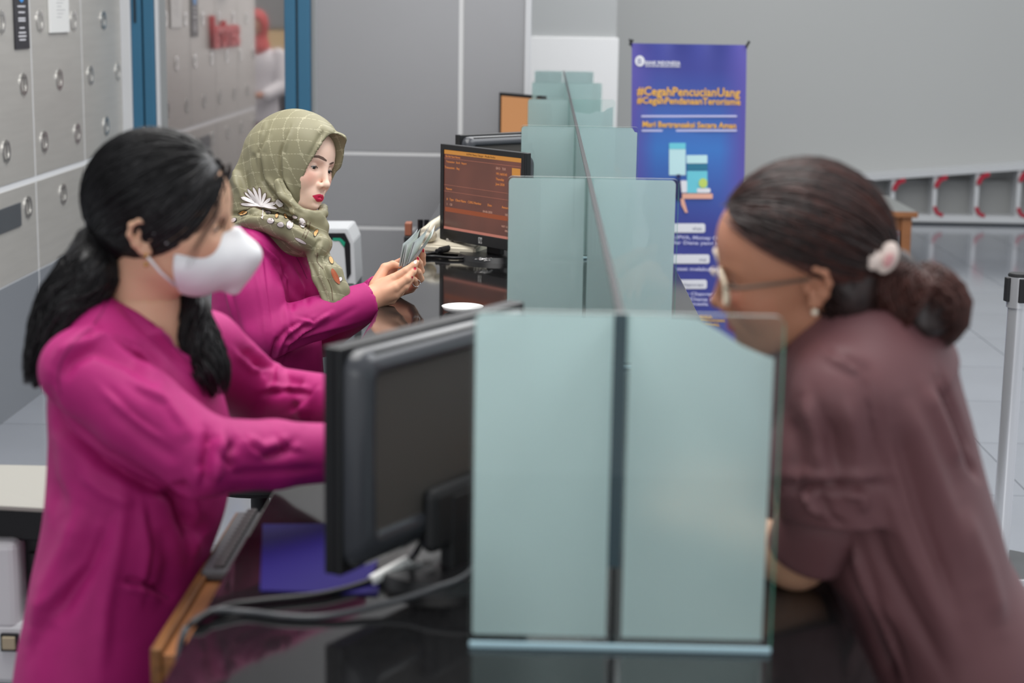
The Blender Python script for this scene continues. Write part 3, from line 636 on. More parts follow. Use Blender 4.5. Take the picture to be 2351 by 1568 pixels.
# ---------------------------------------------------------------- low wooden table
m_twood = mat('table_wood', rgb(142, 92, 56), .5, var=.15, vscale=4, stretch=(2, 12, 12))
tb = empty('wooden_table', (2.06, 12.5, 0), 0, 'low brown wooden table with a grey top near the ramp', 'table')
def tbp(mb, name, m): o = mb.build(name, m); o.parent = tb; o.matrix_parent_inverse = Matrix.Translation((-2.06, -12.5, 0)); return o
tbp(MB().box((1.55, 12.0, .36), (2.57, 13.05, .398), .004), 'top_frame', m_twood)
tbp(MB().box((1.56, 12.01, .398), (2.56, 13.04, .403), .001), 'top_sheet', mat('table_grey_top', rgb(132, 134, 132), .45))
for x in (1.62, 2.50):
    for y in (12.06, 12.98): tbp(MB().box((x - .035, y - .035, 0), (x + .035, y + .035, .36), .004), 'leg', m_twood)
tbp(MB().box((1.65, 12.05, .26), (2.47, 12.075, .36)), 'apron', m_twood); tbp(MB().box((1.64, 12.5, .02), (2.48, 12.53, .36)), 'back_board', mat('table_wood_dark', rgb(92, 54, 36), .5))
# ---------------------------------------------------------------- stanchion
m_chr = mat('satin_chrome', rgb(232, 232, 234), .24, metal=.7)
st = empty('belt_stanchion', (1.455, 5.3, 0), 0, 'chrome belt stanchion with a red retractable belt at the right edge', 'stanchion')
put(MB().cyl((0, 0, .0), (0, 0, .028), .165, .165, 48, bev=.004), 'base_plate', m_chr, st, angle=30)
put(MB().cyl((0, 0, .028), (0, 0, .036), .16, .05, 48), 'base_cover', mat('dark_rubber_cover', rgb(70, 72, 74), .4), st, angle=30)
put(MB().cyl((0, 0, .03), (0, 0, .87), .0285, n=32), 'post', m_chr, st, angle=30)
put(MB().cyl((0, 0, .85), (0, 0, .945), .034, n=32), 'head', m_chr, st, angle=30)
put(MB().cyl((0, 0, .945), (0, 0, .955), .035, .033, 32, bev=.002), 'cap', m_blkm, st, angle=30)
for k, a in enumerate((0, 90, 180, 270)):
    a = math.radians(a + 8); M = Matrix.Rotation(a, 4, 'Z')
    put(MB().box((.030, -.013, .868), (.042, .013, .942), .002, M), 'belt_clip', m_blkm, st)
v = []; pts_ = [(.04, .01), (.25, -.03), (.6, -.12), (1.2, -.3)]
for x, y in pts_: v += [(x, y, .885 - .05 * x), (x, y, .933 - .05 * x), (x, y + .002, .885 - .05 * x), (x, y + .002, .933 - .05 * x)]
f = []
for i in range(3):
    q = 4 * i; f += [(q, q + 4, q + 5, q + 1), (q + 2, q + 3, q + 7, q + 6), (q + 1, q + 5, q + 7, q + 3), (q, q + 2, q + 6, q + 4)]
pyd('belt', v, f, mat('red_belt', rgb(170, 26, 48), .6), st)
# room behind the left wall end (seen in the door glass)
rw = tag(MB().box((-5.5, 1.0, 0), (-1.9, 1.1, 6.2)).build('wall_left_room', mat('left_room_wall', rgb(150, 152, 152), .6)), kind='structure')
fp = empty('wall_screen', (-2.72, 1.12, 1.37), 0, 'small cream display in a dark frame, seen only mirrored in the door glass', 'screen')
o = MB().box((-2.86, 1.11, 1.22), (-2.58, 1.14, 1.52), .004).build('frame', m_blkm); wp(o, fp)
o = MB().box((-2.84, 1.14, 1.24), (-2.60, 1.143, 1.50)).build('display', mat('cream_display', rgb(60, 50, 40), .4, emit=rgb(224, 196, 150), estr=.8)); wp(o, fp)
cb_ = tag(MB().box((-4.4, 1.2, 0), (-2.35, 1.75, 1.12), .01).build('low_cabinet', mat('dark_cabinet', rgb(48, 48, 56), .5)), 'dark low cabinet, seen only mirrored in the door glass', 'cabinet')
# ---------------------------------------------------------------- sculpting toolkit: distance fields -> surface nets
f32 = np.float32
def smin(a, b, k):
    if k <= 0: return np.minimum(a, b)
    h = np.clip(.5 + .5 * (b - a) / k, 0, 1); return b + (a - b) * h - k * h * (1 - h)
class Field:
    def __init__(s, lo, hi, h):
        s.lo = np.array(lo, f32); s.h = h; s.n = np.ceil((np.array(hi) - s.lo) / h).astype(int) + 1
        s.ax = [(s.lo[i] + h * np.arange(s.n[i])).astype(f32) for i in range(3)]; s.D = np.full(s.n, .15, f32)
    def box(s, lo, hi, m):
        a = np.clip(np.floor((np.array(lo) - m - s.lo) / s.h).astype(int), 0, s.n); b = np.clip(np.ceil((np.array(hi) + m - s.lo) / s.h).astype(int) + 1, 0, s.n)
        sl = tuple(slice(i, j) for i, j in zip(a, b)); return sl, s.ax[0][sl[0]][:, None, None], s.ax[1][sl[1]][None, :, None], s.ax[2][sl[2]][None, None, :]
    def add(s, prim, k=.01):
        fn, lo, hi = prim; sl, x, y, z = s.box(lo, hi, k + 3 * s.h + .01)
        if min(s.D[sl].shape) == 0: return s
        s.D[sl] = smin(s.D[sl], fn(x, y, z).astype(f32), k); return s
    def cut(s, prim, k=.004):
        fn, lo, hi = prim; sl, x, y, z = s.box(lo, hi, k + 3 * s.h + .005)
        if min(s.D[sl].shape) == 0: return s
        s.D[sl] = -smin(-s.D[sl], fn(x, y, z).astype(f32), k); return s
    def keep(s, fn, k=.004):      # intersect with half space / any field, whole grid
        x, y, z = s.ax[0][:, None, None], s.ax[1][None, :, None], s.ax[2][None, None, :]
        s.D = -smin(-s.D, -np.broadcast_to(fn(x, y, z), s.D.shape).astype(f32), k).astype(f32); return s
    def warp(s, fn):
        x, y, z = s.ax[0][:, None, None], s.ax[1][None, :, None], s.ax[2][None, None, :]; s.D = (s.D + fn(x, y, z)).astype(f32); return s
    def mesh(s):
        D = s.D.copy(); D[0] = D[-1] = .1; D[:, 0] = D[:, -1] = .1; D[:, :, 0] = D[:, :, -1] = .1
        S = D < 0; nx, ny, nz = D.shape
        cs = sum(S[i:nx - 1 + i, j:ny - 1 + j, k:nz - 1 + k].astype(np.int8) for i in (0, 1) for j in (0, 1) for k in (0, 1))
        act = (cs > 0) & (cs < 8); I = np.argwhere(act); idx = np.full(act.shape, -1, np.int64); idx[act] = np.arange(len(I))
        acc = np.zeros((len(I), 3)); cnt = np.zeros(len(I)); corners = [(i, j, k) for i in (0, 1) for j in (0, 1) for k in (0, 1)]
        val = {c: D[I[:, 0] + c[0], I[:, 1] + c[1], I[:, 2] + c[2]] for c in corners}
        for a in corners:
            for d in range(3):
                if a[d] == 0:
                    b = list(a); b[d] = 1; b = tuple(b); va, vb = val[a], val[b]; m = (va < 0) != (vb < 0)
                    t = np.where(m, va / np.where(m, va - vb, 1), 0); p = np.array(a, float) + 0 * acc; p[:, d] += t
                    acc += p * m[:, None]; cnt += m
        V = s.lo + (I + acc / cnt[:, None]) * s.h; Q = []
        for d, (u, v) in enumerate(((1, 2), (2, 0), (0, 1))):
            A = S; B = np.roll(S, -1, d); ch = A != B; sl = [slice(1, -1)] * 3; sl[d] = slice(0, -1)
            m = np.zeros_like(ch); m[tuple(sl)] = ch[tuple(sl)]; E = np.argwhere(m)
            def cell(du, dv): e = E.copy(); e[:, u] -= du; e[:, v] -= dv; return idx[e[:, 0], e[:, 1], e[:, 2]]
            q = np.stack([cell(1, 1), cell(0, 1), cell(0, 0), cell(1, 0)], 1); fl = ~A[E[:, 0], E[:, 1], E[:, 2]]
            q[fl] = q[fl][:, ::-1]; Q.append(q[(q >= 0).all(1)])
        return V, np.concatenate(Q)
def ell(c, r, R=None):
    c = np.array(c, f32); r = np.array(r, f32); m = r.max()
    def fn(x, y, z):
        x, y, z = x - c[0], y - c[1], z - c[2]
        if R is not None: x, y, z = R[0][0] * x + R[1][0] * y + R[2][0] * z, R[0][1] * x + R[1][1] * y + R[2][1] * z, R[0][2] * x + R[1][2] * y + R[2][2] * z
        k0 = np.sqrt((x / r[0]) ** 2 + (y / r[1]) ** 2 + (z / r[2]) ** 2) + 1e-9; k1 = np.sqrt((x / r[0] ** 2) ** 2 + (y / r[1] ** 2) ** 2 + (z / r[2] ** 2) ** 2) + 1e-9
        return k0 * (k0 - 1) / k1
    ext = r if R is None else np.array([m] * 3); return fn, c - ext, c + ext
def cap(a, b, ra, rb=None, flat=None):
    """tapered capsule; flat=(axis vector, factor) squeezes the section along an axis"""
    a = np.array(a, f32); b = np.array(b, f32); rb = ra if rb is None else rb; d = b - a; L = max(1e-9, float(d @ d))
    def fn(x, y, z):
        t = np.clip(((x - a[0]) * d[0] + (y - a[1]) * d[1] + (z - a[2]) * d[2]) / L, 0, 1)
        px, py, pz = x - a[0] - d[0] * t, y - a[1] - d[1] * t, z - a[2] - d[2] * t; r = ra + (rb - ra) * t
        q = px * px + py * py + pz * pz
        if flat is not None:
            n, fct = flat; w_ = px * n[0] + py * n[1] + pz * n[2]; q = q + w_ * w_ * (fct * fct - 1)
        return np.sqrt(q) - r
    m = max(ra, rb); return fn, np.minimum(a, b) - m, np.maximum(a, b) + m
def loftp(keys, fwd):
    """torso-like loft: keys (z, cx, cy, half depth along fwd, half width, lean of the ring) with elliptic sections"""
    K = np.array([k[:5] for k in keys], float); K = K[np.argsort(K[:, 0])]; fw = np.array(fwd, float)[:2]; fw /= np.linalg.norm(fw); lf = np.array([-fw[1], fw[0]])
    zs = K[:, 0]; zz = np.linspace(zs[0], zs[-1], 200)
    def cub(col):   # smooth interpolation
        v = K[:, col]; m = np.gradient(v, zs); out = np.empty_like(zz)
        i = np.clip(np.searchsorted(zs, zz) - 1, 0, len(zs) - 2); h = zs[i + 1] - zs[i]; t = (zz - zs[i]) / h
        return (2 * t ** 3 - 3 * t ** 2 + 1) * v[i] + (t ** 3 - 2 * t ** 2 + t) * h * m[i] + (-2 * t ** 3 + 3 * t ** 2) * v[i + 1] + (t ** 3 - t ** 2) * h * m[i + 1]
    T = [cub(i) for i in range(1, 5)]
    def fn(x, y, z):
        zc = np.clip(z, zs[0], zs[-1]); cx, cy, a, b = [np.interp(zc, zz, t).astype(f32) for t in T]
        X, Y = x - cx, y - cy; u = X * fw[0] + Y * fw[1]; v = X * lf[0] + Y * lf[1]
        k0 = np.sqrt((u / a) ** 2 + (v / b) ** 2) + 1e-9; k1 = np.sqrt((u / a ** 2) ** 2 + (v / b ** 2) ** 2) + 1e-9; d = k0 * (k0 - 1) / k1
        e = np.abs(z - zc); return np.where(e > 0, np.sqrt(np.maximum(d, 0) ** 2 + e * e) + np.minimum(d, 0) * 0 + np.where(d < 0, 0, 0), d)
    m = K[:, 3:5].max() + .03; return fn, np.array([K[:, 1].min() - m, K[:, 2].min() - m, zs[0]]), np.array([K[:, 1].max() + m, K[:, 2].max() + m, zs[-1]])
def rotm(yaw, pitch, roll):
    cy, sy, cp, sp, cr, sr = math.cos(yaw), math.sin(yaw), math.cos(pitch), math.sin(pitch), math.cos(roll), math.sin(roll)
    return np.array([[cy, -sy, 0], [sy, cy, 0], [0, 0, 1]]) @ np.array([[cp, 0, sp], [0, 1, 0], [-sp, 0, cp]]) @ np.array([[1, 0, 0], [0, cr, -sr], [0, sr, cr]])
def normals(V, Q):
    n = np.zeros_like(V); fn = np.cross(V[Q[:, 2]] - V[Q[:, 0]], V[Q[:, 3]] - V[Q[:, 1]])
    for k in range(4): np.add.at(n, Q[:, k], fn)
    return n / (np.linalg.norm(n, axis=1)[:, None] + 1e-12)
def relax(V, Q, it=2, w_=.5):
    e = np.concatenate([Q[:, [0, 1]], Q[:, [1, 2]], Q[:, [2, 3]], Q[:, [3, 0]]])
    for _ in range(it):
        s = np.zeros_like(V); c = np.zeros(len(V)); np.add.at(s, e[:, 0], V[e[:, 1]]); np.add.at(s, e[:, 1], V[e[:, 0]]); np.add.at(c, e[:, 0], 1); np.add.at(c, e[:, 1], 1)
        V = V * (1 - w_) + w_ * s / np.maximum(c, 1)[:, None]
    return V
def segdist(u, v, pts):
    d = np.full(u.shape, 1e9); pts = [np.array(p, float) for p in pts]; tt = np.zeros(u.shape); n = len(pts) - 1
    for i, (a, b) in enumerate(zip(pts, pts[1:])):
        ab = b - a; t = np.clip(((u - a[0]) * ab[0] + (v - a[1]) * ab[1]) / max(ab @ ab, 1e-9), 0, 1)
        e = np.hypot(u - a[0] - ab[0] * t, v - a[1] - ab[1] * t); m = e < d; d[m] = e[m]; tt[m] = (i + t[m]) / n
    return d, tt
def folds(V, Q, strokes, grain=None):
    """raise ridges and press valleys along folds: strokes (points seen on the cloth, width, height in m)"""
    n = normals(V, Q); view = V - np.array([0, 0, HC]); view /= np.linalg.norm(view, axis=1)[:, None]
    facing = np.clip(-(n * view).sum(1) * 3 - .15, 0, 1); u, v = proj(V); disp = np.zeros(len(V))
    for pts, wd, amp in strokes:
        d, t = segdist(u, v, [tuple(p) for p in smooth_path([(*p, 0) for p in pts], 5)] if 0 else pts)
        if wd < 0:   # overlapping fold: raised on one side, pressed in on the other
            wd = -wd; sg = np.zeros(len(V)); best = np.full(len(V), 1e9)
            for a, b in zip(pts, pts[1:]):
                a = np.array(a, float); b = np.array(b, float); ab = b - a; L2 = ab @ ab; tt = np.clip(((u - a[0]) * ab[0] + (v - a[1]) * ab[1]) / L2, 0, 1); e = np.hypot(u - a[0] - ab[0] * tt, v - a[1] - ab[1] * tt); m = e < best; best[m] = e[m]; sg[m] = (ab[0] * (v[m] - a[1]) - ab[1] * (u[m] - a[0])) / math.sqrt(L2)
            disp += amp * np.tanh(sg / (wd * .35)) * np.exp(-(d / wd) ** 2) * np.clip(np.sin(np.pi * np.clip(t, .04, .96)) * 1.6, 0, 1); continue
        disp += amp * np.exp(-(d / wd) ** 2) * np.clip(np.sin(np.pi * np.clip(t, .04, .96)) * 1.6, 0, 1)
    V = V + n * (disp * facing)[:, None]
    return V
def sines(V, scale, seed, stretch=(1, 1, 1), n=7):
    r = np.random.RandomState(seed); o = np.zeros(len(V)); P = V * np.array(stretch)
    for i in range(n):
        d = r.normal(size=3); d /= np.linalg.norm(d); o += np.sin(P @ d * scale * (1 + .6 * r.rand()) * 2 * math.pi + r.rand() * 7 + 1.5 * np.sin(P @ r.normal(size=3) * scale))
    return o / n
def tomesh(name, V, Q, m, parent=None, col=None, mats=None, mi=None):
    me = bpy.data.meshes.new(name); me.vertices.add(len(V)); me.vertices.foreach_set('co', np.asarray(V, f32).ravel())
    me.loops.add(len(Q) * 4); me.loops.foreach_set('vertex_index', np.asarray(Q, np.int32).ravel()); me.polygons.add(len(Q))
    me.polygons.foreach_set('loop_start', np.arange(0, len(Q) * 4, 4, dtype=np.int32)); me.polygons.foreach_set('use_smooth', np.ones(len(Q), bool)); me.update(calc_edges=True); me.validate()
    o = bpy.data.objects.new(name, me); COL.objects.link(o); me.materials.append(m)
    if parent: o.parent = parent
    if col is not None:
        ca = me.color_attributes.new('Col', 'FLOAT_COLOR', 'POINT'); ca.data.foreach_set('color', np.concatenate([col, np.ones((len(col), 1))], 1).astype(f32).ravel())
    return o
def join(parts):
    Vs, Qs, Cs, o = [], [], [], 0
    for V, Q, C in parts: Vs.append(V); Qs.append(Q + o); Cs.append(C); o += len(V)
    return np.concatenate(Vs), np.concatenate(Qs), np.concatenate(Cs)
def C3(r, g, b): return np.array([lin(r), lin(g), lin(b)])
def ribbons(paths, rad, m, name, parent, sides=3):
    """many thin tapered tubes in one mesh; paths (N, S, 3), rad (N, S)"""
    P = np.asarray(paths, float); N, S, _ = P.shape; T = np.gradient(P, axis=1); T /= np.linalg.norm(T, axis=2)[..., None] + 1e-9
    ref = np.array([.3, .9, .25]); U = np.cross(T, ref); U /= np.linalg.norm(U, axis=2)[..., None] + 1e-9; W = np.cross(T, U)
    R = np.asarray(rad)[..., None]; V = np.stack([P + R * (U * math.cos(2 * math.pi * k / sides) + W * math.sin(2 * math.pi * k / sides)) for k in range(sides)], 2)
    ix = np.arange(N * S * sides).reshape(N, S, sides); a = ix[:, :-1]; b = ix[:, 1:]
    Q = np.stack([a, np.roll(a, -1, 2), np.roll(b, -1, 2), b], -1).reshape(-1, 4)
    return tomesh(name, V.reshape(-1, 3), Q, m, parent)
# ---------------------------------------------------------------- head (face +x, left +y, up +z, metres)
def build_head(h=.0018, ears=True, eye_open=.0030, neck=True, lookdown=.35):
    G = Field((-.135, -.10, -.21), (.13, .10, .135), h)
    G.add(ell((-.015, 0, .028), (.095, .074, .086)), .01).add(ell((.026, 0, -.015), (.058, .062, .082)), .03).add(ell((.03, 0, .04), (.052, .059, .05)), .03)
    G.add(ell((.028, 0, -.068), (.050, .050, .043)), .03).add(ell((.070, 0, -.097), (.015, .019, .013)), .022)
    for s in (-1, 1):
        G.add(ell((.050, s * .036, -.030), (.027, .025, .027)), .025); G.add(cap((.073, s * .012, .017), (.062, s * .044, .018), .007, .006), .016)
        G.add(cap((-.005, s * .040, -.066), (.045, s * .024, -.096), .014, .012), .025)
    if neck: G.add(cap((-.028, 0, -.05), (-.052, 0, -.20), .050, .055), .03)
    for s in (-1, 1): G.cut(ell((.089, s * .031, -.001), (.017, .019, .0105)), .014)
    for s in (-1, 1): G.add(ell((.0655, s * .031, -.0015), (.0140, .0150, .0138)), .004)
    G.add(cap((.083, 0, .006), (.100, 0, -.034), .0055, .0072), .012).add(ell((.1005, 0, -.038), (.0095, .0105, .0088)), .006)
    for s in (-1, 1): G.add(ell((.090, s * .0118, -.043), (.0098, .0068, .0070)), .006)
    for s in (-1, 1): G.cut(ell((.0955, s * .0062, -.0478), (.0045, .0034, .0030)), .003)
    G.add(ell((.074, 0, -.070), (.017, .027, .021)), .016)
    G.cut(cap((.0965, 0, -.053), (.094, 0, -.062), .0022), .005)
    for s in (-1, 1):
        G.add(cap((.0895, s * .004, -.0665), (.0785, s * .0215, -.0725), .0046, .0022), .003)
        G.add(cap((.0885, 0, -.0775), (.079, s * .0175, -.0745), .0058, .0026), .003)
    for s in (-1, 1): G.cut(cap((.0945, 0, -.0722), (.080, s * .021, -.0735), .0011, .0008), .0012)
    G.cut(ell((.093, 0, -.0875), (.008, .018, .0042)), .008)
    for s in (-1, 1): G.cut(ell((.0795, s * .0315, -.0015 - .002 * lookdown), (.009, .0132, eye_open), rotm(0, 0, -s * .10)), .0012)
    if ears:
        for s in (-1, 1):
            pts = [(-.009, .074, .002), (-.012, .079, .014), (-.022, .084, .019), (-.034, .086, .012), (-.037, .085, -.004), (-.031, .081, -.020), (-.021, .076, -.031), (-.013, .073, -.033)]
            pts = [(x, s * y, z) for x, y, z in pts]
            for a, b in zip(pts, pts[1:]): G.add(cap(a, b, .0038, .0038), .004)
            G.add(ell((-.022, s * .0755, -.008), (.0145, .0042, .024), rotm(0, .15, 0)), .006); G.add(ell((-.016, s * .0735, -.031), (.0075, .0045, .0085)), .006)
            G.add(cap((-.024, s * .081, .006), (-.024, s * .080, -.018), .003, .003), .004); G.cut(ell((-.0155, s * .083, -.011), (.0065, .008, .0085)), .004); G.add(ell((-.0085, s * .0755, -.010), (.004, .0035, .0055)), .004)
    V, Q = G.mesh(); return relax(V, Q, 1, .35), Q
def face_colors(V, skin, lips, blush=None):
    c = np.tile(skin, (len(V), 1)); x, y, z = V.T
    def mix(m, col): 
        nonlocal c
        c = c * (1 - m[:, None]) + m[:, None] * col
    if blush is not None: mix(.55 * np.exp(-(((np.abs(y) - .043) / .02) ** 2 + ((z + .028) / .02) ** 2)) * (x > .03), blush)
    mw = .0235; t = np.clip(np.abs(y) / mw, 0, 1)
    zt = -.0625 - .009 * t ** 1.6 + .0015 * np.exp(-(y / .003) ** 2) * -1; zb = -.0840 + .0105 * t ** 2
    m = np.clip((zt - z) / .0012 + .5, 0, 1) * np.clip((z - zb) / .0012 + .5, 0, 1) * (np.abs(y) < mw) * (x > .074); mix(m, lips)
    return c
m_skin = mat('skin', rough=.48, attr='Col', sss=.12, spec=.4)
m_eyew = mat('eye_white', rgb(226, 220, 216), .2); m_iris = mat('iris_dark', rgb(30, 20, 16), .1, coat=1)
m_lash = mat('lash_black', rgb(16, 13, 12), .7)
HEAD = {}
def head_geo(key, **k):
    if key not in HEAD: HEAD[key] = build_head(**k)
    return HEAD[key]
def tf(V, R, s, pos): return (np.asarray(V) * s) @ R.T + np.array(pos)
def eyes(root, R, s, pos, brows=True, browcol=None, gaze=(.3, 0), lash=True):
    for sd in (-1, 1):
        c = np.array((.0655, sd * .031, -.0015)); mb = MB(); M = Matrix.Identity(4)
        e = MB().sph((0, 0, 0), .0127, 20).build('eye', m_eyew, None, True); wp(e, root, Matrix.Translation(Vector(tf([c], R, s, pos)[0])) @ Matrix.Scale(s, 4))
        g = rotm(math.radians(0), gaze[0], 0) @ np.array([1, 0, 0]); g = np.array([g[0], g[1] + gaze[1], g[2]]); g /= np.linalg.norm(g)
        d = R @ g; ir = MB().sph((0, 0, 0), (.0062, .0062, .003), 16).build('iris', m_iris, None, True)
        wp(ir, e, Matrix.Translation(Vector(tf([c + g * .0108], R, s, pos)[0])) @ Vector(d).to_track_quat('Z', 'Y').to_matrix().to_4x4() @ Matrix.Scale(s, 4))
        if lash:
            pts = []; 
            for k in range(9):
                a = -1 + k / 4; pts.append(c + np.array([.0138 * math.cos(a * .95) + .0022, .0142 * math.sin(a * .98) , (.0022 - .0026 * a * a * (1 if a * sd > 0 else 1.3)) - .0012]))
            ra = [.0005, .0009, .0011, .0012, .0012, .0012, .0012, .001, .0006]
            mb = MB().tube([Vector(p) for p in tf(pts, R, s, pos)], [r * s for r in ra], 6)
            outer = pts[-1] if sd > 0 else pts[0]
            mb.tube([Vector(p) for p in tf([outer, outer + np.array([.0, sd * .0035, .0012])], R, s, pos)], [.0008 * s, .0002], 6)
            wp(mb.build('eyelashes', m_lash, None, True), root)
        if brows:
            bp = [np.array((.0855 - .0002 * k * k * 1.6, sd * (.012 + .0052 * k), .0165 + .0055 * math.sin(k / 6.5 * 2.4) - .0007 * k)) for k in range(7)]
            rr = [.0016, .0024, .0026, .0024, .002, .0014, .0006]
            V = []; 
            mb = MB().tube([Vector(p) for p in tf(bp, R, s, pos)], [r * s * .8 for r in rr], 8); wp(mb.build('eyebrow', browcol or m_lash, None, True), root)
# ---------------------------------------------------------------- people
from mathutils.bvhtree import BVHTree
A3 = lambda p: np.array(p, float)
def PY_(px, py, y): return A3(atY(px, py, y))
def limb(F_, pts, rad, k=.02, flat=None):
    for a, b, ra, rb in zip(pts, pts[1:], rad, rad[1:]): F_.add(cap(a, b, ra, rb, flat), k)
def bounds(pts, m): P = np.array(pts); return P.min(0) - m, P.max(0) + m
def hand_local(curl=.5, side=1, spread=.06):
    """joint chains of a hand: wrist at origin, fingers +x, back of hand +z, thumb to +y*side"""
    out = []
    bases = [(.088, .030, .0), (.092, .010, .003), (.087, -.010, .002), (.078, -.028, -.002)]; L = [(.042, .025, .020), (.047, .028, .021), (.043, .026, .021), (.034, .020, .019)]
    for i, (b, l) in enumerate(zip(bases, L)):
        p = A3(b); a = -.15; pts = [A3((.02, b[1] * .6, 0)), p.copy()]; yaw = spread * (1.5 - i)
        for j, q in enumerate(l):
            a -= curl * (.55, .75, .5)[j]; p = p + q * A3((math.cos(a) * math.cos(yaw), math.sin(yaw) * math.cos(a), math.sin(a))); pts.append(p.copy())
        out.append(([A3((x, y * side, z)) for x, y, z in pts], (.013, .0105, .0090, .0080, .0068)))
    th = [(.012, .018, -.004), (.045, .042, -.014), (.072, .055, -.024), (.095, .058, -.034)]
    out.append(([A3((x, y * side, z)) for x, y, z in th], (.015, .0125, .0098, .0080)))
    return out
def hand_mesh(wrist, R, curl=.5, side=1, forearm=None, s=.95, h=.0025):
    ch = hand_local(curl, side); T = lambda p: R @ (p * s) + wrist
    allp = [T(p) for c, r in ch for p in c] + [wrist] + ([forearm] if forearm is not None else [])
    lo, hi = bounds(allp, .045); G = Field(lo, hi, h)
    for c, r in ch:
        for a, b, ra, rb in zip(c, c[1:], r, r[1:]): G.add(cap(T(a), T(b), ra * s, rb * s), .005)
    G.add(cap(T(A3((.02, 0, 0))), T(A3((.075, 0, 0))), .034 * s, .038 * s, (R @ A3((0, 0, 1)), 2.6)), .012)
    if forearm is not None: G.add(cap(wrist, forearm, .027, .036), .02)
    V, Q = G.mesh(); return relax(V, Q, 2, .4), Q
def bvh_of(V, Q): return BVHTree.FromPolygons([Vector(v) for v in V], [tuple(q) for q in Q])
CAMP = Vector((0, 0, HC))
def decal(poly, bvh, m, name, parent, lift=.0009, res=7):
    """lay a flat print or trim (outline seen on the cloth) onto the surface below it"""
    P = [np.array(p, float) for p in poly]; c = sum(P) / len(P); n = len(P)
    rings = [[c + (p - c) * t for p in P] for t in np.linspace(1, 0, max(2, res))[:-1]] + [[c]]
    v = []; f = []; ok = True
    def hit(q):
        d = Vector(ray(q[0], q[1])).normalized(); h = bvh.ray_cast(CAMP, d)
        return None if h[0] is None else h[0] + (h[1] if h[1].dot(d) < 0 else -h[1]) * lift
    last = None
    for r in rings:
        for q in r:
            x = hit(q)
            if x is None: x = last
            if x is None: return None
            last = x; v.append(x)
    for i in range(len(rings) - 2):
        for k in range(n): f.append((i * n + k, i * n + (k + 1) % n, (i + 1) * n + (k + 1) % n, (i + 1) * n + k))
    b = (len(rings) - 2) * n
    for k in range(n): f.append((b + k, b + (k + 1) % n, b + n))
    o = pyd(name, v, f, m, None, True); wp(o, parent); return o
def decal_line(pts, wd, bvh, m, name, parent, lift=.0008, rad=None):
    v = []; f = []
    P = [np.array(p[:2], float) for p in smooth_path([(*p, 0) for p in pts], 5)]
    for i, p in enumerate(P):
        t = P[min(i + 1, len(P) - 1)] - P[max(i - 1, 0)]; t /= np.linalg.norm(t) + 1e-9; nn = np.array([-t[1], t[0]]); w_ = wd / 2
        for sgn in (-1, 1):
            q = p + nn * w_ * sgn; d = Vector(ray(q[0], q[1])).normalized(); h = bvh.ray_cast(CAMP, d)
            if h[0] is None:
                if not v: break
                v.append(v[-1]); continue
            v.append(h[0] + (h[1] if h[1].dot(d) < 0 else -h[1]) * lift)
    for i in range(len(v) // 2 - 1): f.append((2 * i, 2 * i + 1, 2 * i + 3, 2 * i + 2))
    if not f: return None
    o = pyd(name, v, f, m, None, True); wp(o, parent); return o
m_mag = mat('magenta_suiting', rgb(170, 33, 110), .62, bump=.12, bscale=900, var=.05, vscale=30, spec=.35)
m_trous = mat('dark_trousers', rgb(40, 30, 44), .7)
m_hairA = mat('black_hair', rgb(20, 18, 20), .36, spec=.5, var=.3, vscale=60)
m_gold = mat('gold', rgb(214, 170, 96), .25, metal=1)
SKA, SKB, SKC = C3(222, 176, 146), C3(247, 210, 190), C3(182, 126, 100)
def jacket_fold_noise(V, n, amp, seed, scale=7): return V + n * (amp * sines(V, scale, seed))[:, None]
def legs(F_, hip, feet, r=(.085, .06, .04)):
    for h_, ft in zip(hip, feet):
        kn = (h_ + ft) / 2 + A3((.01, 0, .03)); F_.add(cap(h_, kn, r[0], r[1]), .03); F_.add(cap(kn, ft, r[1], r[2]), .02)
def shoes(root, feet, fwd, m):
    for ft in feet:
        a = math.atan2(fwd[1], fwd[0]); M = Matrix.Translation((ft[0], ft[1], 0)) @ Matrix.Rotation(a, 4, 'Z')
        o = MB().sph((.06, 0, .035), (.115, .042, .034), 16).box((-.05, -.036, .0), (.16, .036, .016), .006).build('shoe', m, None, True); wp(o, root, M)
m_shoe = mat('black_shoe', rgb(20, 20, 22), .35)
# ================================================= teller in a white face mask
posA = A3((-.549, 2.515, 1.419)); RA = rotm(math.radians(-2), math.radians(4), math.radians(12)); sA = .985
pA = empty('person', (-.62, 2.53, 0), 0, 'person in magenta jacket and white face mask with black ponytail at the nearest monitor', 'person')
fA = A3((.966, -.26, 0)); lA = A3((.26, .966, 0)); cA = A3((-.612, 2.53, 0))
nbA = tf([(-.048, 0, -.17)], RA, sA, posA)[0]
S1, E1, W1 = PY_(182, 850, 2.39), PY_(462, 1048, 2.35), PY_(785, 1040, 2.50)
S2, E2, W2_ = PY_(472, 800, 2.70), PY_(600, 912, 2.84), PY_(785, 928, 2.70)
def torsoA(F_, off):
    F_.add(loftp([(.60, -.668, 2.53, .140 + off, .195 + off), (.74, -.655, 2.53, .130 + off, .185 + off), (.86, -.640, 2.53, .120 + off, .170 + off), (.97, -.612, 2.53, .128 + off, .165 + off), (1.08, -.602, 2.53, .126 + off, .165 + off), (1.17, -.612, 2.53, .112 + off, .150 + off), (1.25, -.620, 2.53, .075 + off, .10 + off)], fA), .01)
    sh1, sh2 = S1, S2
    F_.add(cap(A3((-.622, 2.485, 1.238)), sh1 + A3((.006, .02, .015)), .046 + off, .045 + off), .035); F_.add(cap(A3((-.600, 2.575, 1.235)), sh2, .05 + off, .05 + off), .05)
JA = Field((-.88, 2.18, .58), (-.17, 2.98, 1.33), .0045)
torsoA(JA, 0)
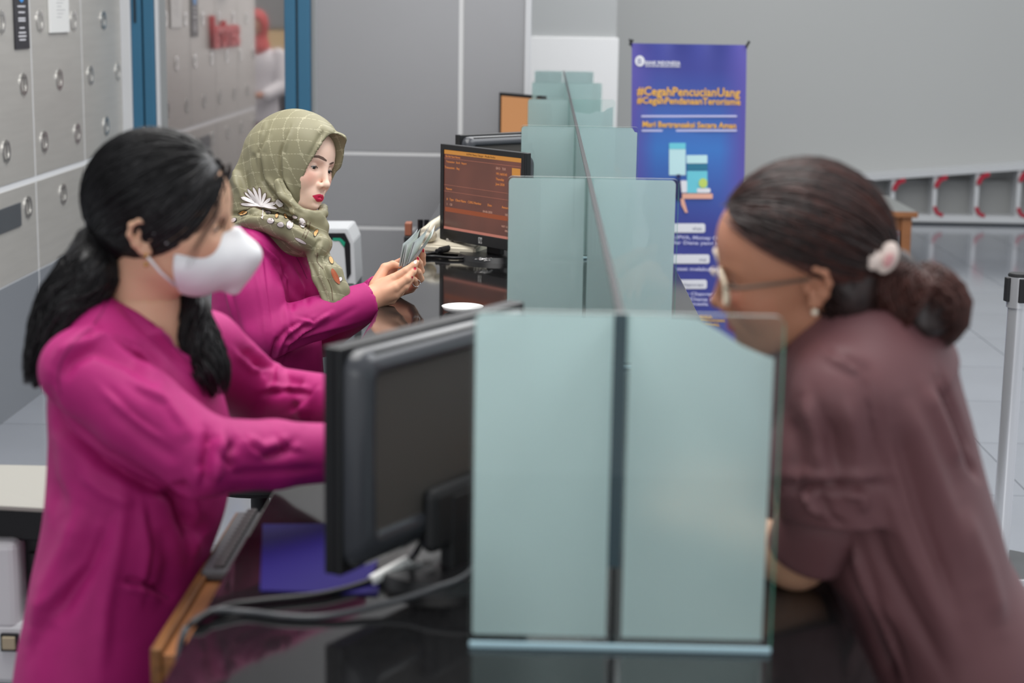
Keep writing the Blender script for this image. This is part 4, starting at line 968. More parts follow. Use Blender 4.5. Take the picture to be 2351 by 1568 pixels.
limb(JA, [S1, S1 * .5 + E1 * .5 + A3((-.004, 0, .004)), E1], [.058, .062, .058], .012); limb(JA, [E1, E1 * .5 + W1 * .5, W1], [.056, .049, .043], .012)
limb(JA, [S2, E2], [.060, .056], .025); limb(JA, [E2, W2_], [.055, .044], .015)
# neck opening and V front, open sleeves
JA.add(cap(A3((-.640, 2.475, 1.252)), A3((-.648, 2.53, 1.262)), .040, .040), .03).add(cap(A3((-.648, 2.53, 1.262)), A3((-.63, 2.585, 1.252)), .040, .040), .03)
JA.cut(cap(nbA + A3((0, 0, .08)), nbA + A3((.005, 0, -.045)), .062, .054), .006)
vtip = PY_(520, 905, 2.40)
for t in np.linspace(0, 1, 6): JA.cut(cap(nbA + fA * .06 + A3((0, 0, .02)), (nbA + fA * .05) * (1 - t) + vtip * t + fA * .045, .046, .046 * (1 - t) + .008), .004)
JA.cut(cap(W1 + (W1 - E1) * .02, W1 + (W1 - E1) * .4, .036), .003); JA.cut(cap(W2_ + (W2_ - E2) * .02, W2_ + (W2_ - E2) * .4, .037), .003)
V, Q = JA.mesh(); V = relax(V, Q, 1, .3)
V = folds(V, Q, [
    ([(470, 975), (478, 1020), (468, 1075), (455, 1120)], -16, .010), ([(505, 990), (500, 1030), (515, 1065)], -12, -.008), ([(555, 1000), (575, 1030), (610, 1050)], -12, .007), ([(640, 1000), (655, 1025), (690, 1035)], -11, -.007), ([(120, 905), (180, 1010), (300, 1090), (440, 1150)], -16, -.010),
    ([(150, 800), (230, 770), (320, 810), (380, 870)], -14, .008), ([(540, 800), (580, 840), (640, 850)], -12, .008), ([(600, 900), (650, 890), (720, 900)], -12, -.008), ([(660, 950), (700, 930), (735, 880)], -12, .007), ([(250, 1180), (200, 1300), (110, 1400), (70, 1500)], -22, .007), ([(300, 880), (380, 930), (430, 1000)], -16, -.006), ([(230, 880), (300, 950), (380, 1010)], -14, .005), ([(100, 950), (95, 1080), (120, 1200)], -18, .006), ([(430, 1120), (450, 1200), (440, 1290)], -20, -.010), ([(330, 1150), (350, 1260), (330, 1380)], -18, .006),
    ([(120, 850), (150, 800), (210, 760), (300, 790), (370, 850)], 16, 0.0102), ([(135, 880), (165, 830), (215, 800), (300, 830), (350, 880)], 14, -0.0119),
    ([(110, 900), (130, 980), (230, 1060), (330, 1110), (430, 1150)], 14, -0.0204), ([(250, 650), (330, 730), (420, 820), (500, 900)], 9, 0.0085),
    ([(270, 690), (350, 770), (440, 860)], 9, -0.0085), ([(330, 880), (400, 960), (440, 1020)], 22, 0.0085), ([(250, 930), (330, 1000), (420, 1070)], 20, -0.0068),
    ([(475, 985), (470, 1040), (460, 1090)], 10, -0.0153), ([(500, 1000), (500, 1050), (490, 1110)], 12, 0.0136), ([(540, 1010), (520, 1050), (540, 1080)], 10, -0.0102),
    ([(560, 1000), (600, 1030), (650, 1015)], 11, 0.0102), ([(600, 1050), (650, 1040), (680, 1010)], 10, -0.0085), ([(520, 1090), (620, 1085), (740, 1075)], 9, -0.0068),
    ([(560, 800), (600, 830), (620, 870)], 11, -0.0119), ([(590, 790), (640, 840), (640, 880)], 10, 0.0102), ([(640, 900), (660, 870), (700, 880)], 12, -0.0102), ([(680, 900), (700, 940), (690, 970)], 12, 0.0085),
    ([(190, 1150), (160, 1250), (110, 1350), (80, 1450)], 26, 0.0119), ([(230, 1200), (190, 1320), (120, 1440)], 22, -0.0102), ([(400, 1100), (430, 1190), (470, 1240)], 26, -0.0204), ([(370, 1200), (390, 1300), (370, 1400)], 22, -0.0085),
    ([(290, 1100), (270, 1250), (240, 1400), (230, 1560)], 18, 0.0068), ([(280, 1330), (330, 1340), (390, 1370)], 8, -0.0085), ([(275, 1345), (330, 1356), (385, 1385)], 7, 0.0068), ([(100, 1000), (110, 1100), (150, 1180)], 18, -0.0085), ([(180, 1080), (240, 1130), (320, 1160)], 16, 0.0068),
])
V = jacket_fold_noise(V, normals(V, Q), .0016, 3, 6)
JAV, JAQ = V, Q
jk = tomesh('jacket', V, Q, m_mag); wp(jk, pA); jk['label'] = 'magenta collarless jacket'
bvA = bvh_of(JAV, JAQ)
m_seam = mat('magenta_seam', rgb(126, 20, 84), .7)
for pts, w_ in (([(255, 655), (330, 722), (400, 795), (460, 862), (505, 905)], 3), ([(140, 905), (135, 850), (165, 790), (215, 745), (250, 690)], 3), ([(285, 1335), (335, 1345), (388, 1375)], 3)): decal_line(pts, w_, bvA, m_seam, 'jacket_seam', jk, .0005)
decal([(480, 868), (494, 866), (495, 876), (482, 880)], bvA, mat('white_badge', rgb(226, 220, 226), .4), 'name_badge', jk, .001, 3)
# body: head, neck, trunk, arms, hands
hvA, hqA = head_geo('A', eye_open=.0016, h=.0018)
B_ = Field((-.86, 2.18, .40), (-.17, 2.98, 1.30), .008); torsoA(B_, -.034)
B_.add(cap(tf([(-.035, 0, -.10)], RA, sA, posA)[0], nbA + A3((.0, 0, -.07)), .043, .085), .03)
limb(B_, [S1, E1, W1], [.036, .034, .028], .02); limb(B_, [S2, E2, W2_], [.036, .034, .028], .02)
B_.keep(lambda x, y, z: .42 - z)
bv, bq = B_.mesh()
Rh1 = rotm(math.atan2((W1 - E1)[1], (W1 - E1)[0]), .25, 0); Rh2 = rotm(math.atan2((W2_ - E2)[1], (W2_ - E2)[0]), .1, 0)
h1 = hand_mesh(W1, Rh1, .45, 1, E1 * .5 + W1 * .5); h2 = hand_mesh(W2_, Rh2, .45, -1, E2 * .5 + W2_ * .5)
cf = face_colors(hvA, SKA, C3(190, 110, 110), C3(226, 158, 132))
V, Q, C = join([(tf(hvA, RA, sA, posA), hqA, cf), (bv, bq, np.tile(SKA, (len(bv), 1))), (h1[0], h1[1], np.tile(SKA, (len(h1[0]), 1))), (h2[0], h2[1], np.tile(SKA, (len(h2[0]), 1)))])
wp(tomesh('body', V, Q, m_skin, None, C), pA)
eyes(pA, RA, sA, posA, gaze=(.6, 0))
TR = Field((-.86, 2.25, .02), (-.38, 2.82, .70), .009); ftA = [A3((-.63, 2.43, .07)), A3((-.60, 2.63, .07))]; legs(TR, [A3((-.62, 2.45, .64)), A3((-.60, 2.61, .64))], ftA, (.10, .075, .055)); V, Q = TR.mesh(); wp(tomesh('trousers', V, Q, m_mag), pA)
shoes(pA, ftA, (1, 0), m_shoe)
# blouse inside the jacket neck
BL = Field((-.75, 2.36, .95), (-.42, 2.72, 1.22), .005); torsoA(BL, -.020); BL.keep(lambda x, y, z: z - 1.135 - .0 * x); BL.keep(lambda x, y, z: 1.09 - z); BL.keep(lambda x, y, z: -.578 - x); BL.cut(cap(nbA + fA * .05 + A3((0, 0, .05)), vtip * .45 + (nbA + fA * .05) * .55 + fA * .02, .05, .028), .004)
V, Q = BL.mesh(); wp(tomesh('blouse', V, Q, mat('teal_blouse', rgb(30, 112, 150), .6)), pA)
# hair
def strands_on_head(R, s, pos, roots, tie, n=14, rx=(.104, .081, .096), c0=(-.018, 0, .030), lift=.004, rs=None, seed=1, wob=.0015):
    r = np.random.RandomState(seed); c0 = A3(c0); rx = A3(rx); out = []
    dT = (A3(tie) - c0) / rx; lt = np.linalg.norm(dT); dT /= lt
    for rt in roots:
        d = (A3(rt) - c0) / rx; l0 = np.linalg.norm(d); d /= l0; om = math.acos(np.clip(d @ dT, -1, 1)); path = []
        jit = r.normal(size=3) * .014; ph = r.rand() * 6
        for t in np.linspace(0, 1, n):
            w_ = (math.sin((1 - t) * om) * d + math.sin(t * om) * dT) / max(math.sin(om), 1e-4); w_ = w_ + jit * math.sin(math.pi * t); w_ /= np.linalg.norm(w_)
            ll = (l0 * (1 - t) + lt * t) if t > .0 else l0; ll = max(ll * .0 + 1 + .0 * t, 0) if 0 else (1 + (l0 - 1) * (1 - t) ** 3 + (lt - 1) * t ** 4)
            path.append(c0 + w_ * rx * (ll + (lift + wob * math.sin(ph + 9 * t)) / .09))
        out.append(tf(path, R, s, pos))
    return np.array(out)
def hair_cap(R, s, pos, line, r=(.104, .081, .096), c=(-.018, 0, .030), extra=()):
    G = Field((-.15, -.11, -.13), (.12, .11, .15), .0028); G.add(ell(c, r), .01)
    for e, k in extra: G.add(e, k)
    G.keep(line, .004); return G
lineA = lambda x, y, z: np.minimum(.50 * x - .86 * z + .028 - .12 * np.abs(y), x + .036 + .25 * np.maximum(0, -.06 - z))
G = hair_cap(RA, sA, posA, lineA, extra=[(ell((.040, -.008, .060), (.036, .046, .027)), .02), (ell((-.075, 0, -.03), (.035, .05, .045)), .03)])
hv, hq = G.mesh(); capA = (tf(hv, RA, sA, posA), hq)
PT = Field((-.95, 2.30, .95), (-.55, 2.72, 1.50), .005)
tieA = tf([(-.108, 0, -.040)], RA, sA, posA)[0]
tail = [tieA, PY_(205, 622, 2.50), PY_(150, 702, 2.475), PY_(105, 795, 2.45), PY_(80, 885, 2.44)]
limb(PT, tail, [.024, .040, .036, .020, .006], .02); tv, tq = PT.mesh()
FT = Field((-.70, 2.40, 1.0), (-.40, 2.75, 1.36), .004)
tail2 = [PY_(405, 640, 2.60), PY_(430, 720, 2.565), PY_(452, 790, 2.54), PY_(478, 850, 2.52), PY_(488, 908, 2.51)]
limb(FT, tail2, [.024, .030, .029, .020, .005], .02); fv, fq = FT.mesh()
V, Q, C = join([(capA[0], capA[1], np.zeros((len(hv), 3))), (tv, tq, np.zeros((len(tv), 3))), (fv, fq, np.zeros((len(fv), 3)))])
hairA = wp(tomesh('hair', V, Q, m_hairA), pA); hairA['label'] = 'black hair tied in a low ponytail'
r = np.random.RandomState(4); roots = []
while len(roots) < 1500:
    d = r.normal(size=3); d /= np.linalg.norm(d); p = A3((-.018, 0, .03)) + d * A3((.104, .081, .096))
    if float(lineA(p[0], p[1], p[2])) < 0 and p[0] > -.09: roots.append(p)
for k in range(260):   # hairline
    t = r.rand(); sd = -1 if r.rand() < .75 else 1; p = A3((.085 - .095 * t, sd * (.02 + .058 * math.sin(t * 1.5)), .082 - .056 * t)); roots.append(p)
st_ = strands_on_head(RA, sA, posA, roots, (-.108, 0, -.040)); rad = np.tile(np.linspace(1, .9, 14) * .0013, (len(st_), 1)); rad[:, 0] = .0004
sh = ribbons(st_, rad, m_hairA, 'hair_strands', None); sh['kind'] = 'stuff'; wp(sh, pA)
def tail_strands(path, rads, n, seed, wave=.006, end=.0003, r0=.0013, spread=1.0):
    r = np.random.RandomState(seed); C_ = np.array(smooth_path(path, 6)); Rr = np.interp(np.linspace(0, 1, len(C_)), np.linspace(0, 1, len(rads)), rads); T = np.gradient(C_, axis=0); out = []
    for i in range(n):
        a = r.rand() * 2 * math.pi; q = .75 + .32 * r.rand() * spread; L = .75 + .3 * r.rand(); ph = r.rand() * 6; o = []
        for k in range(len(C_)):
            kk = min(len(C_) - 1, k * L) ; i0 = int(kk); fr = kk - i0; i1 = min(i0 + 1, len(C_) - 1); c = C_[i0] * (1 - fr) + C_[i1] * fr; rr = Rr[i0] * (1 - fr) + Rr[i1] * fr
            u = np.cross(T[i0], A3((.2, 1, .1))); u /= np.linalg.norm(u) + 1e-9; v_ = np.cross(T[i0], u); v_ /= np.linalg.norm(v_) + 1e-9
            aa = a + .5 * math.sin(k * .3 + ph); o.append(c + (u * math.cos(aa) + v_ * math.sin(aa)) * rr * q + r.normal(size=3) * .0004 + v_ * wave * math.sin(k * .45 + ph) * k / len(C_))
        out.append(o)
    out = np.array(out); rad = np.tile(np.concatenate([np.linspace(1, .9, len(C_) - 5), np.linspace(.9, .15, 5)]) * r0, (n, 1)); return out, rad
for path, rads, n, sd in ((tail, [.026, .045, .042, .030, .016], 460, 5), (tail2, [.026, .034, .035, .032, .020], 360, 6)):
    P_, rd = tail_strands(path, rads, n, sd); o = ribbons(P_, rd, m_hairA, 'ponytail_strands', None); o['kind'] = 'stuff'; wp(o, pA)
# loose fringe strands beside the face
fr_ = []
for k in range(11):
    x0 = .078 + .004 * r.normal(); z0 = .055 + .004 * r.normal(); y0 = -.03 + .006 * r.normal(); dx = r.normal() * .004
    fr_.append(tf(smooth_path([(x0, y0, z0), (.083 + dx, -.050, .03), (.066 + dx, -.067, -.005), (.048 + dx * 2, -.073, -.035 - .02 * r.rand())], 5), RA, sA, posA))
fr_ = np.array(fr_); o = ribbons(fr_, np.tile(np.linspace(1.0, .25, fr_.shape[1]) * .0006, (len(fr_), 1)), m_hairA, 'fringe_strands', None); o['kind'] = 'stuff'; wp(o, pA)
ring = [tf([(-.108 + .0 * a, .023 * math.cos(a), -.038 + .026 * math.sin(a))], RA, sA, posA)[0] for a in np.linspace(0, 2 * math.pi, 25)]
wp(MB().tube([Vector(p) for p in ring], .0022, 6).build('hair_tie', mat('hair_tie', rgb(120, 124, 100), .7), None, True), pA)
# face mask
MK = Field((-.02, -.09, -.15), (.15, .09, .03), .002)
MK.add(ell((.040, 0, -.058), (.060, .0665, .062)), .01).add(cap((.100, 0, -.016), (.122, 0, -.050), .008, .012), .022).add(cap((.122, 0, -.050), (.096, 0, -.104), .012, .012), .022)
MK.add(cap((.09, 0, -.06), (.03, -.05, -.055), .025, .016), .03).add(cap((.09, 0, -.06), (.03, .05, -.055), .025, .016), .03)
MK.keep(lambda x, y, z: .022 - x + .10 * (z + .06) ** 2 * 60 * 0, .003); MK.keep(lambda x, y, z: z + .010 - .16 * (x - .04) - 0 * y, .003); MK.keep(lambda x, y, z: -(z + .118) - .35 * np.maximum(0, .06 - x), .003)
V, Q = MK.mesh(); V = relax(V, Q, 2, .4); n = normals(V, Q); V = V + n * (.0007 * sines(V, 22, 8))[:, None]
mk = wp(tomesh('face_mask', tf(V, RA, sA, posA), Q, mat('white_mask', rgb(236, 236, 238), .7)), pA)
for pts in ([(.024, -.064, -.026), (.008, -.074, -.012), (-.008, -.080, .004)], [(.024, -.062, -.086), (.005, -.074, -.062), (-.014, -.079, -.036)], [(.024, .064, -.026), (-.008, .080, .004)], [(.024, .062, -.086), (-.014, .079, -.036)]):
    o = MB().tube([Vector(p) for p in tf(pts, RA, sA, posA)], .0022, 6).build('ear_loop', mat('mask_loop', rgb(232, 232, 234), .6), None, True); wp(o, mk)
ear = tf([(-.0145, -.079, -.036), (-.0150, -.079, -.050)], RA, sA, posA)
for p in ear: wp(MB().sph(p, .0034, 10).build('earring', m_gold, None, True), pA)
# ================================================= teller in an olive headscarf
posB = A3((-.652, 4.55, 1.319)); RB = rotm(math.radians(-31), math.radians(6), math.radians(-14)); sB = 1.04
TB = lambda p: tf([p], RB, sB, posB)[0]
pB = empty('person', (-.74, 4.5, 0), 0, 'person in a magenta jacket and olive headscarf counting banknotes at the second station', 'person')
fB = A3((.94, -.34, 0)); lB = A3((.34, .94, 0))
T1, U1, X1 = PY_(572, 592, 4.37), PY_(610, 768, 4.30), PY_(842, 694, 4.42)
T2, U2, X2 = A3((-.655, 4.68, T1[2])), PY_(735, 770, 4.78), PY_(872, 672, 4.60)
nB = TB((-.045, 0, -.16))
def torsoB(F_, off):
    F_.add(loftp([(.60, -.74, 4.52, .16 + off, .20 + off), (.80, -.74, 4.52, .145 + off, .175 + off), (.92, -.735, 4.52, .138 + off, .165 + off), (1.03, -.725, 4.52, .142 + off, .165 + off), (1.10, -.735, 4.52, .122 + off, .155 + off), (1.16, -.74, 4.52, .085 + off, .12 + off)], fB), .01)
    F_.add(cap(A3((-.735, 4.50, 1.135)), T1 + A3((.004, .02, .01)), .052 + off, .052 + off), .05); F_.add(cap(A3((-.72, 4.55, 1.135)), T2, .052 + off, .052 + off), .05)
JB = Field((-1.02, 4.18, .56), (-.40, 4.95, 1.26), .0042)
torsoB(JB, 0)
limb(JB, [T1, (T1 + U1) / 2 + A3((-.006, 0, 0)), U1], [.062, .066, .064], .03); limb(JB, [U1, (U1 + X1) / 2, X1], [.062, .055, .052], .012)
limb(JB, [T2, U2], [.060, .060], .03); limb(JB, [U2, X2], [.058, .048], .015)
JB.cut(cap(nB + A3((0, 0, .1)), nB + A3((.02, 0, -.03)), .06, .05), .006)
JB.cut(cap(X1 - (X1 - U1) * .06, X1 + (X1 - U1) * .4, .045), .003); JB.cut(cap(X2 - (X2 - U2) * .04, X2 + (X2 - U2) * .4, .041), .003)
dX = (X1 - U1) / np.linalg.norm(X1 - U1); dX2 = (X2 - U2) / np.linalg.norm(X2 - U2)
JB.cut(ell(X1 + dX * .06, (.06, .08, .09), rotm(math.atan2(dX[1], dX[0]), -math.asin(dX[2]), 0)), .002); JB.cut(ell(X2 + dX2 * .06, (.06, .08, .08), rotm(math.atan2(dX2[1], dX2[0]), -math.asin(dX2[2]), 0)), .002)
V, Q = JB.mesh(); V = relax(V, Q, 1, .3)
V = folds(V, Q, [
    ([(545, 530), (590, 552), (640, 595), (662, 640), (668, 700)], -9, .009), ([(625, 835), (640, 790), (660, 760), (700, 738)], -8, .009), ([(650, 830), (665, 790), (700, 765), (730, 750)], -7, -.008), ([(690, 730), (720, 740), (760, 715)], -8, .006), ([(600, 560), (612, 660), (625, 760)], -8, .004), ([(640, 800), (720, 770), (840, 738)], -8, -.005), ([(520, 640), (540, 720), (560, 800)], -10, .006), ([(675, 610), (700, 660), (700, 700)], -9, .006),
    ([(555, 525), (590, 545), (640, 585), (665, 615)], 8, .006), ([(548, 535), (585, 560), (630, 600), (655, 630)], 7, -.008), ([(660, 600), (655, 640), (665, 690), (672, 720)], 8, -.008),
    ([(645, 640), (650, 680), (660, 730), (665, 770)], 9, .006), ([(575, 560), (590, 640), (605, 720), (612, 800)], 6, .003), ([(530, 640), (545, 720), (575, 790)], 14, .004),
    ([(640, 770), (630, 800), (625, 830)], 6, -.008), ([(655, 745), (672, 770), (690, 740)], 7, .007), ([(650, 790), (680, 760), (715, 742)], 7, -.006), ([(690, 740), (720, 735), (760, 720)], 9, .006), ([(650, 815), (700, 785), (760, 775), (840, 745)], 8, -.004),
    ([(720, 760), (770, 735), (830, 700)], 8, -.003), ([(620, 590), (655, 640), (690, 680), (720, 700)], 10, -.004), ([(690, 600), (720, 640), (745, 690)], 7, .004), ([(500, 700), (520, 760), (560, 820)], 12, -.005)])
V = jacket_fold_noise(V, normals(V, Q), .0014, 13, 7)
jb = wp(tomesh('jacket', V, Q, m_mag), pB); jb['label'] = 'magenta jacket'; bvB = bvh_of(V, Q)
m_seam = mat('magenta_seam', rgb(128, 22, 86), .7)
decal_line([(596, 508), (640, 540), (680, 590), (705, 640)], 1.6, bvB, m_seam, 'jacket_seam', jb, .0004); decal_line([(566, 516), (585, 508), (590, 498)], 1.6, bvB, m_seam, 'jacket_seam', jb, .0004)
# hands holding the notes
def fchain(G, pts, rad, k=.003):
    for a, b, ra, rb in zip(pts, pts[1:], rad, rad[1:]): G.add(cap(a, b, ra, rb), k)
HB = Field((-.56, 4.34, .93), (-.30, 4.72, 1.13), .0016)
w_ = PY_(842, 690, 4.42)
kn = [PY_(903, 640, 4.440), PY_(908, 660, 4.425), PY_(907, 676, 4.430), PY_(898, 688, 4.445)]     # knuckles index..little
for i, q in enumerate(kn): HB.add(cap(w_ * .75 + PY_(846, 676 + 8 * i, 4.43) * .25, q, .0215, .0135), .010)
HB.add(cap(PY_(852, 684, 4.43), PY_(892, 655, 4.445), .026, .022, (A3((.1, -.95, .3)), 1.25)), .015)
fchain(HB, [kn[0], PY_(932, 622, 4.442), PY_(950, 609, 4.448), PY_(957, 602, 4.452)], [.0128, .0105, .0092, .0070])
fchain(HB, [kn[1], PY_(935, 640, 4.430), PY_(948, 624, 4.442), PY_(953, 616, 4.45)], [.0128, .0105, .0092, .0070])
fchain(HB, [kn[2], PY_(930, 658, 4.432), PY_(943, 641, 4.446), PY_(946, 632, 4.455)], [.0122, .0100, .0088, .0068])
fchain(HB, [kn[3], PY_(919, 672, 4.442), PY_(930, 656, 4.452), PY_(934, 648, 4.458)], [.0112, .0092, .0080, .0062])
fchain(HB, [PY_(862, 655, 4.45), PY_(884, 615, 4.475), PY_(902, 607, 4.478), PY_(918, 611, 4.478)], [.017, .0125, .0098, .0072])      # thumb
HB.add(cap(w_, X1 * .6 + U1 * .4, .029, .036), .02)
# far hand
w2 = PY_(880, 672, 4.60); HB.add(cap(w2, X2 * .7 + U2 * .3, .028, .034), .02)
k2 = [PY_(952, 612, 4.575), PY_(954, 632, 4.57), PY_(950, 650, 4.565), PY_(943, 662, 4.56)]
for q in k2: HB.add(cap(w2, q, .022, .0125), .012)
fchain(HB, [k2[0], PY_(969, 604, 4.56), PY_(970, 586, 4.545), PY_(970, 574, 4.535)], [.0118, .0100, .0086, .0066])
fchain(HB, [k2[1], PY_(966, 622, 4.54), PY_(963, 604, 4.525), PY_(958, 594, 4.515)], [.0122, .0102, .0088, .0068])
fchain(HB, [k2[2], PY_(965, 640, 4.535), PY_(960, 624, 4.515), PY_(952, 616, 4.502)], [.0118, .0100, .0086, .0066])
fchain(HB, [k2[3], PY_(953, 655, 4.53), PY_(952, 643, 4.51), PY_(946, 637, 4.50)], [.0108, .0090, .0078, .0060])
fchain(HB, [w2, PY_(905, 610, 4.55), PY_(925, 598, 4.53), PY_(938, 590, 4.52)], [.018, .0125, .0098, .0072])
hvB, hqB = HB.mesh(); hvB = relax(hvB, hqB, 1, .35); bvH = bvh_of(hvB, hqB)
hdV, hdQ = head_geo('B', eye_open=.0044, h=.0014)
BB = Field((-1.02, 4.18, .42), (-.40, 4.95, 1.30), .008); torsoB(BB, -.03); BB.add(cap(TB((-.04, 0, -.12)), nB + A3((0, 0, -.05)), .055, .07), .03)
limb(BB, [T1, U1, X1 * .8 + U1 * .2], [.036, .034, .03], .02); limb(BB, [T2, U2, X2 * .8 + U2 * .2], [.045, .042, .032], .02); bv, bq = BB.mesh()
cf = face_colors(hdV, SKB, C3(206, 38, 80), C3(234, 160, 140)); SKH = C3(226, 172, 142)
V, Q, C = join([(tf(hdV, RB, sB, posB), hdQ, cf), (bv, bq, np.tile(SKB, (len(bv), 1))), (hvB, hqB, np.tile(SKH, (len(hvB), 1)))])
bodyB = wp(tomesh('body', V, Q, m_skin, None, C), pB)
eyes(pB, RB, sB, posB, gaze=(.35, 0), brows=False)
bvF = bvh_of(tf(hdV, RB, sB, posB), hdQ)
m_brow = mat('brow_brown', rgb(108, 84, 74), .8)
for poly in ([(714, 361), (721, 357), (732, 356.5), (742, 360.5), (750, 367.5), (749.5, 371), (741, 367), (731, 362.5), (722, 360.8)], [(754.5, 377), (760, 373), (765.5, 371), (766, 374.5), (760, 377.5)]):
    decal(poly, bvF, m_brow, 'eyebrow', pB, .0006, 4)
m_nail = mat('red_nail', rgb(200, 20, 60), .2); m_nail0 = mat('pale_nail', rgb(240, 214, 204), .25)
for x, y, a, b, m in ((971.5, 575, 1.8, 4.5, m_nail), (959.5, 594, 2.4, 4.2, m_nail), (952.5, 616.5, 3.0, 3.6, m_nail), (946, 636.5, 1.6, 2.6, m_nail), (953.5, 602, 3.6, 4.2, m_nail0)):
    decal([(x + a * math.cos(t), y + b * math.sin(t)) for t in np.linspace(0, 2 * math.pi, 13)[:-1]], bvH, m, 'fingernail', pB, .0006, 4)
rc = PY_(956, 650, 4.515); o = MB().tube([Vector(rc + A3((.0095 * math.cos(a), .004 * math.cos(a), .0095 * math.sin(a)))) for a in np.linspace(0, 2 * math.pi, 20)], .001, 6)
for k in range(3): o.sph(rc + A3((.004 - .003 * k, -.004, -.009)), .0017, 8)
wp(o.build('ring', mat('silver_ring', rgb(225, 225, 228), .15, metal=1), None, True), pB)
# trousers, seat
TRB = Field((-1.0, 4.2, .02), (-.35, 4.85, .70), .009); ftB = [A3((-.50, 4.42, .07)), A3((-.48, 4.64, .07))]
for hp, ft in zip((A3((-.76, 4.43, .62)), A3((-.73, 4.63, .62))), ftB):
    kn_ = A3((ft[0], ft[1], .56)); TRB.add(cap(hp, kn_, .115, .095), .03); TRB.add(cap(kn_, ft, .090, .065), .02)
V, Q = TRB.mesh(); wp(tomesh('trousers', V, Q, m_mag), pB); shoes(pB, ftB, (1, 0), m_shoe)
sl_ = empty('teller_stool', (-.76, 4.53, 0), 0, 'black round stool under the teller in the headscarf', 'stool')
for mb, nm in ((MB().cyl((-.76, 4.53, .46), (-.76, 4.53, .515), .18, n=32, bev=.012), 'seat'), (MB().cyl((-.76, 4.53, .03), (-.76, 4.53, .46), .025), 'column'), (MB().cyl((-.76, 4.53, 0), (-.76, 4.53, .03), .2, .17, 32), 'base')): wp(mb.build(nm, m_blkm, None, angle=30), sl_)
# headscarf
HJ = Field((-.97, 4.28, .93), (-.42, 4.82, 1.50), .0033)
def E(c, r, rr=None): return ell(TB(c), A3(r) * sB, RB if rr is None else RB @ rr)
HJ.add(E((-.020, 0, .036), (.112, .088, .100)), .01).add(E((.030, 0, .034), (.074, .074, .082)), .03).add(E((.005, 0, -.04), (.082, .078, .095)), .04)
HJ.add(cap(TB((.072, -.030, .088)), TB((.098, .022, .082)), .012, .010), .022).add(cap(TB((.098, .022, .082)), TB((.074, .064, .02)), .010, .008), .02)
HJ.add(cap(TB((-.07, -.01, .0)), PY_(575, 470, 4.58), .085, .070), .05).add(cap(PY_(575, 470, 4.58), PY_(548, 515, 4.58), .068, .045), .04)
HJ.add(cap(TB((-.03, 0, -.10)), nB + A3((.0, 0, -.01)), .078, .085), .03)
for a, b in zip([(505, 545, 4.62), (535, 522, 4.48), (585, 505, 4.40), (640, 520, 4.365), (690, 548, 4.365), (730, 572, 4.40)], [(535, 522, 4.48), (585, 505, 4.40), (640, 520, 4.365), (690, 548, 4.365), (730, 572, 4.40), (742, 560, 4.47)]): HJ.add(cap(PY_(*a), PY_(*b), .024, .024), .022)
HJ.add(cap(PY_(640, 545, 4.44), PY_(715, 560, 4.44), .05, .035), .03)
HJ.cut(E((.105, 0, -.016), (.098, .0585, .108)), .003); HJ.cut(E((.075, 0, -.02), (.05, .054, .098)), .006)
for a, b in zip([(640, 420, 4.445), (655, 450, 4.435), (680, 482, 4.425), (705, 494, 4.425), (730, 496, 4.45), (741, 490, 4.50)], [(655, 450, 4.435), (680, 482, 4.425), (705, 494, 4.425), (730, 496, 4.45), (741, 490, 4.50), (742, 478, 4.56)]): HJ.add(cap(PY_(*a), PY_(*b), .0125, .0125), .010)
HJ.add(cap(PY_(700, 512, 4.44), PY_(738, 520, 4.46), .028, .020), .02)
HJ.add(cap(PY_(722, 578, 4.385), PY_(737, 556, 4.40), .020, .022), .012)
flatT = (A3((.35, -.9, .25)), 2.4)
for pts, rr in (([(722, 592, 4.375), (740, 635, 4.360), (765, 690, 4.350), (772, 705, 4.350)], [.020, .026, .027, .022]), ([(745, 590, 4.40), (768, 625, 4.375), (787, 665, 4.365), (792, 690, 4.365)], [.016, .020, .017, .014])):
    P_ = [PY_(*p) for p in pts]
    for a, b, ra, rb in zip(P_, P_[1:], rr, rr[1:]): HJ.add(cap(a, b, ra, rb, flatT), .010)
V, Q = HJ.mesh(); V = relax(V, Q, 1, .3)
V = folds(V, Q, [
    ([(612, 285), (590, 350), (600, 415), (640, 468), (690, 492)], -9, .010), ([(668, 290), (648, 350), (650, 410), (672, 462)], -6, -.006), ([(560, 320), (545, 390), (560, 450), (600, 480)], -10, .007), ([(530, 490), (600, 478), (680, 505), (735, 535)], -7, -.008), ([(520, 520), (590, 492), (660, 515), (725, 552)], -6, .004),
    ([(600, 300), (585, 360), (600, 420), (640, 470)], 7, -.010), ([(625, 300), (600, 350), (610, 410), (645, 450), (690, 480)], 7, .007), ([(665, 300), (652, 350), (655, 410), (675, 455)], 5, .006), ([(655, 310), (642, 360), (646, 410), (668, 460)], 5, -.006),
    ([(560, 330), (540, 390), (545, 450)], 9, .006), ([(575, 330), (560, 390), (570, 450), (600, 480)], 8, -.006), ([(530, 400), (560, 440), (600, 470), (650, 490)], 10, .004), ([(520, 492), (570, 490), (640, 500), (735, 535)], 5, -.007), ([(540, 520), (600, 500), (660, 520), (720, 550)], 8, .003),
    ([(755, 300), (735, 330), (715, 370), (690, 430)], 4, .004), ([(745, 296), (728, 325), (705, 370)], 5, -.004), ([(765, 290), (775, 296), (768, 305)], 4, -.004), ([(700, 480), (725, 488), (738, 485)], 4, .002),
    ([(705, 585), (730, 640), (758, 700)], 5, -.005), ([(735, 590), (755, 640), (775, 690)], 4, -.006), ([(748, 600), (768, 645), (785, 680)], 5, .004), ([(715, 590), (728, 560), (738, 545)], 4, -.006), ([(727, 592), (740, 560)], 4, .004)])
V = jacket_fold_noise(V, normals(V, Q), .0012, 23, 8); HJV, HJQ = V, Q
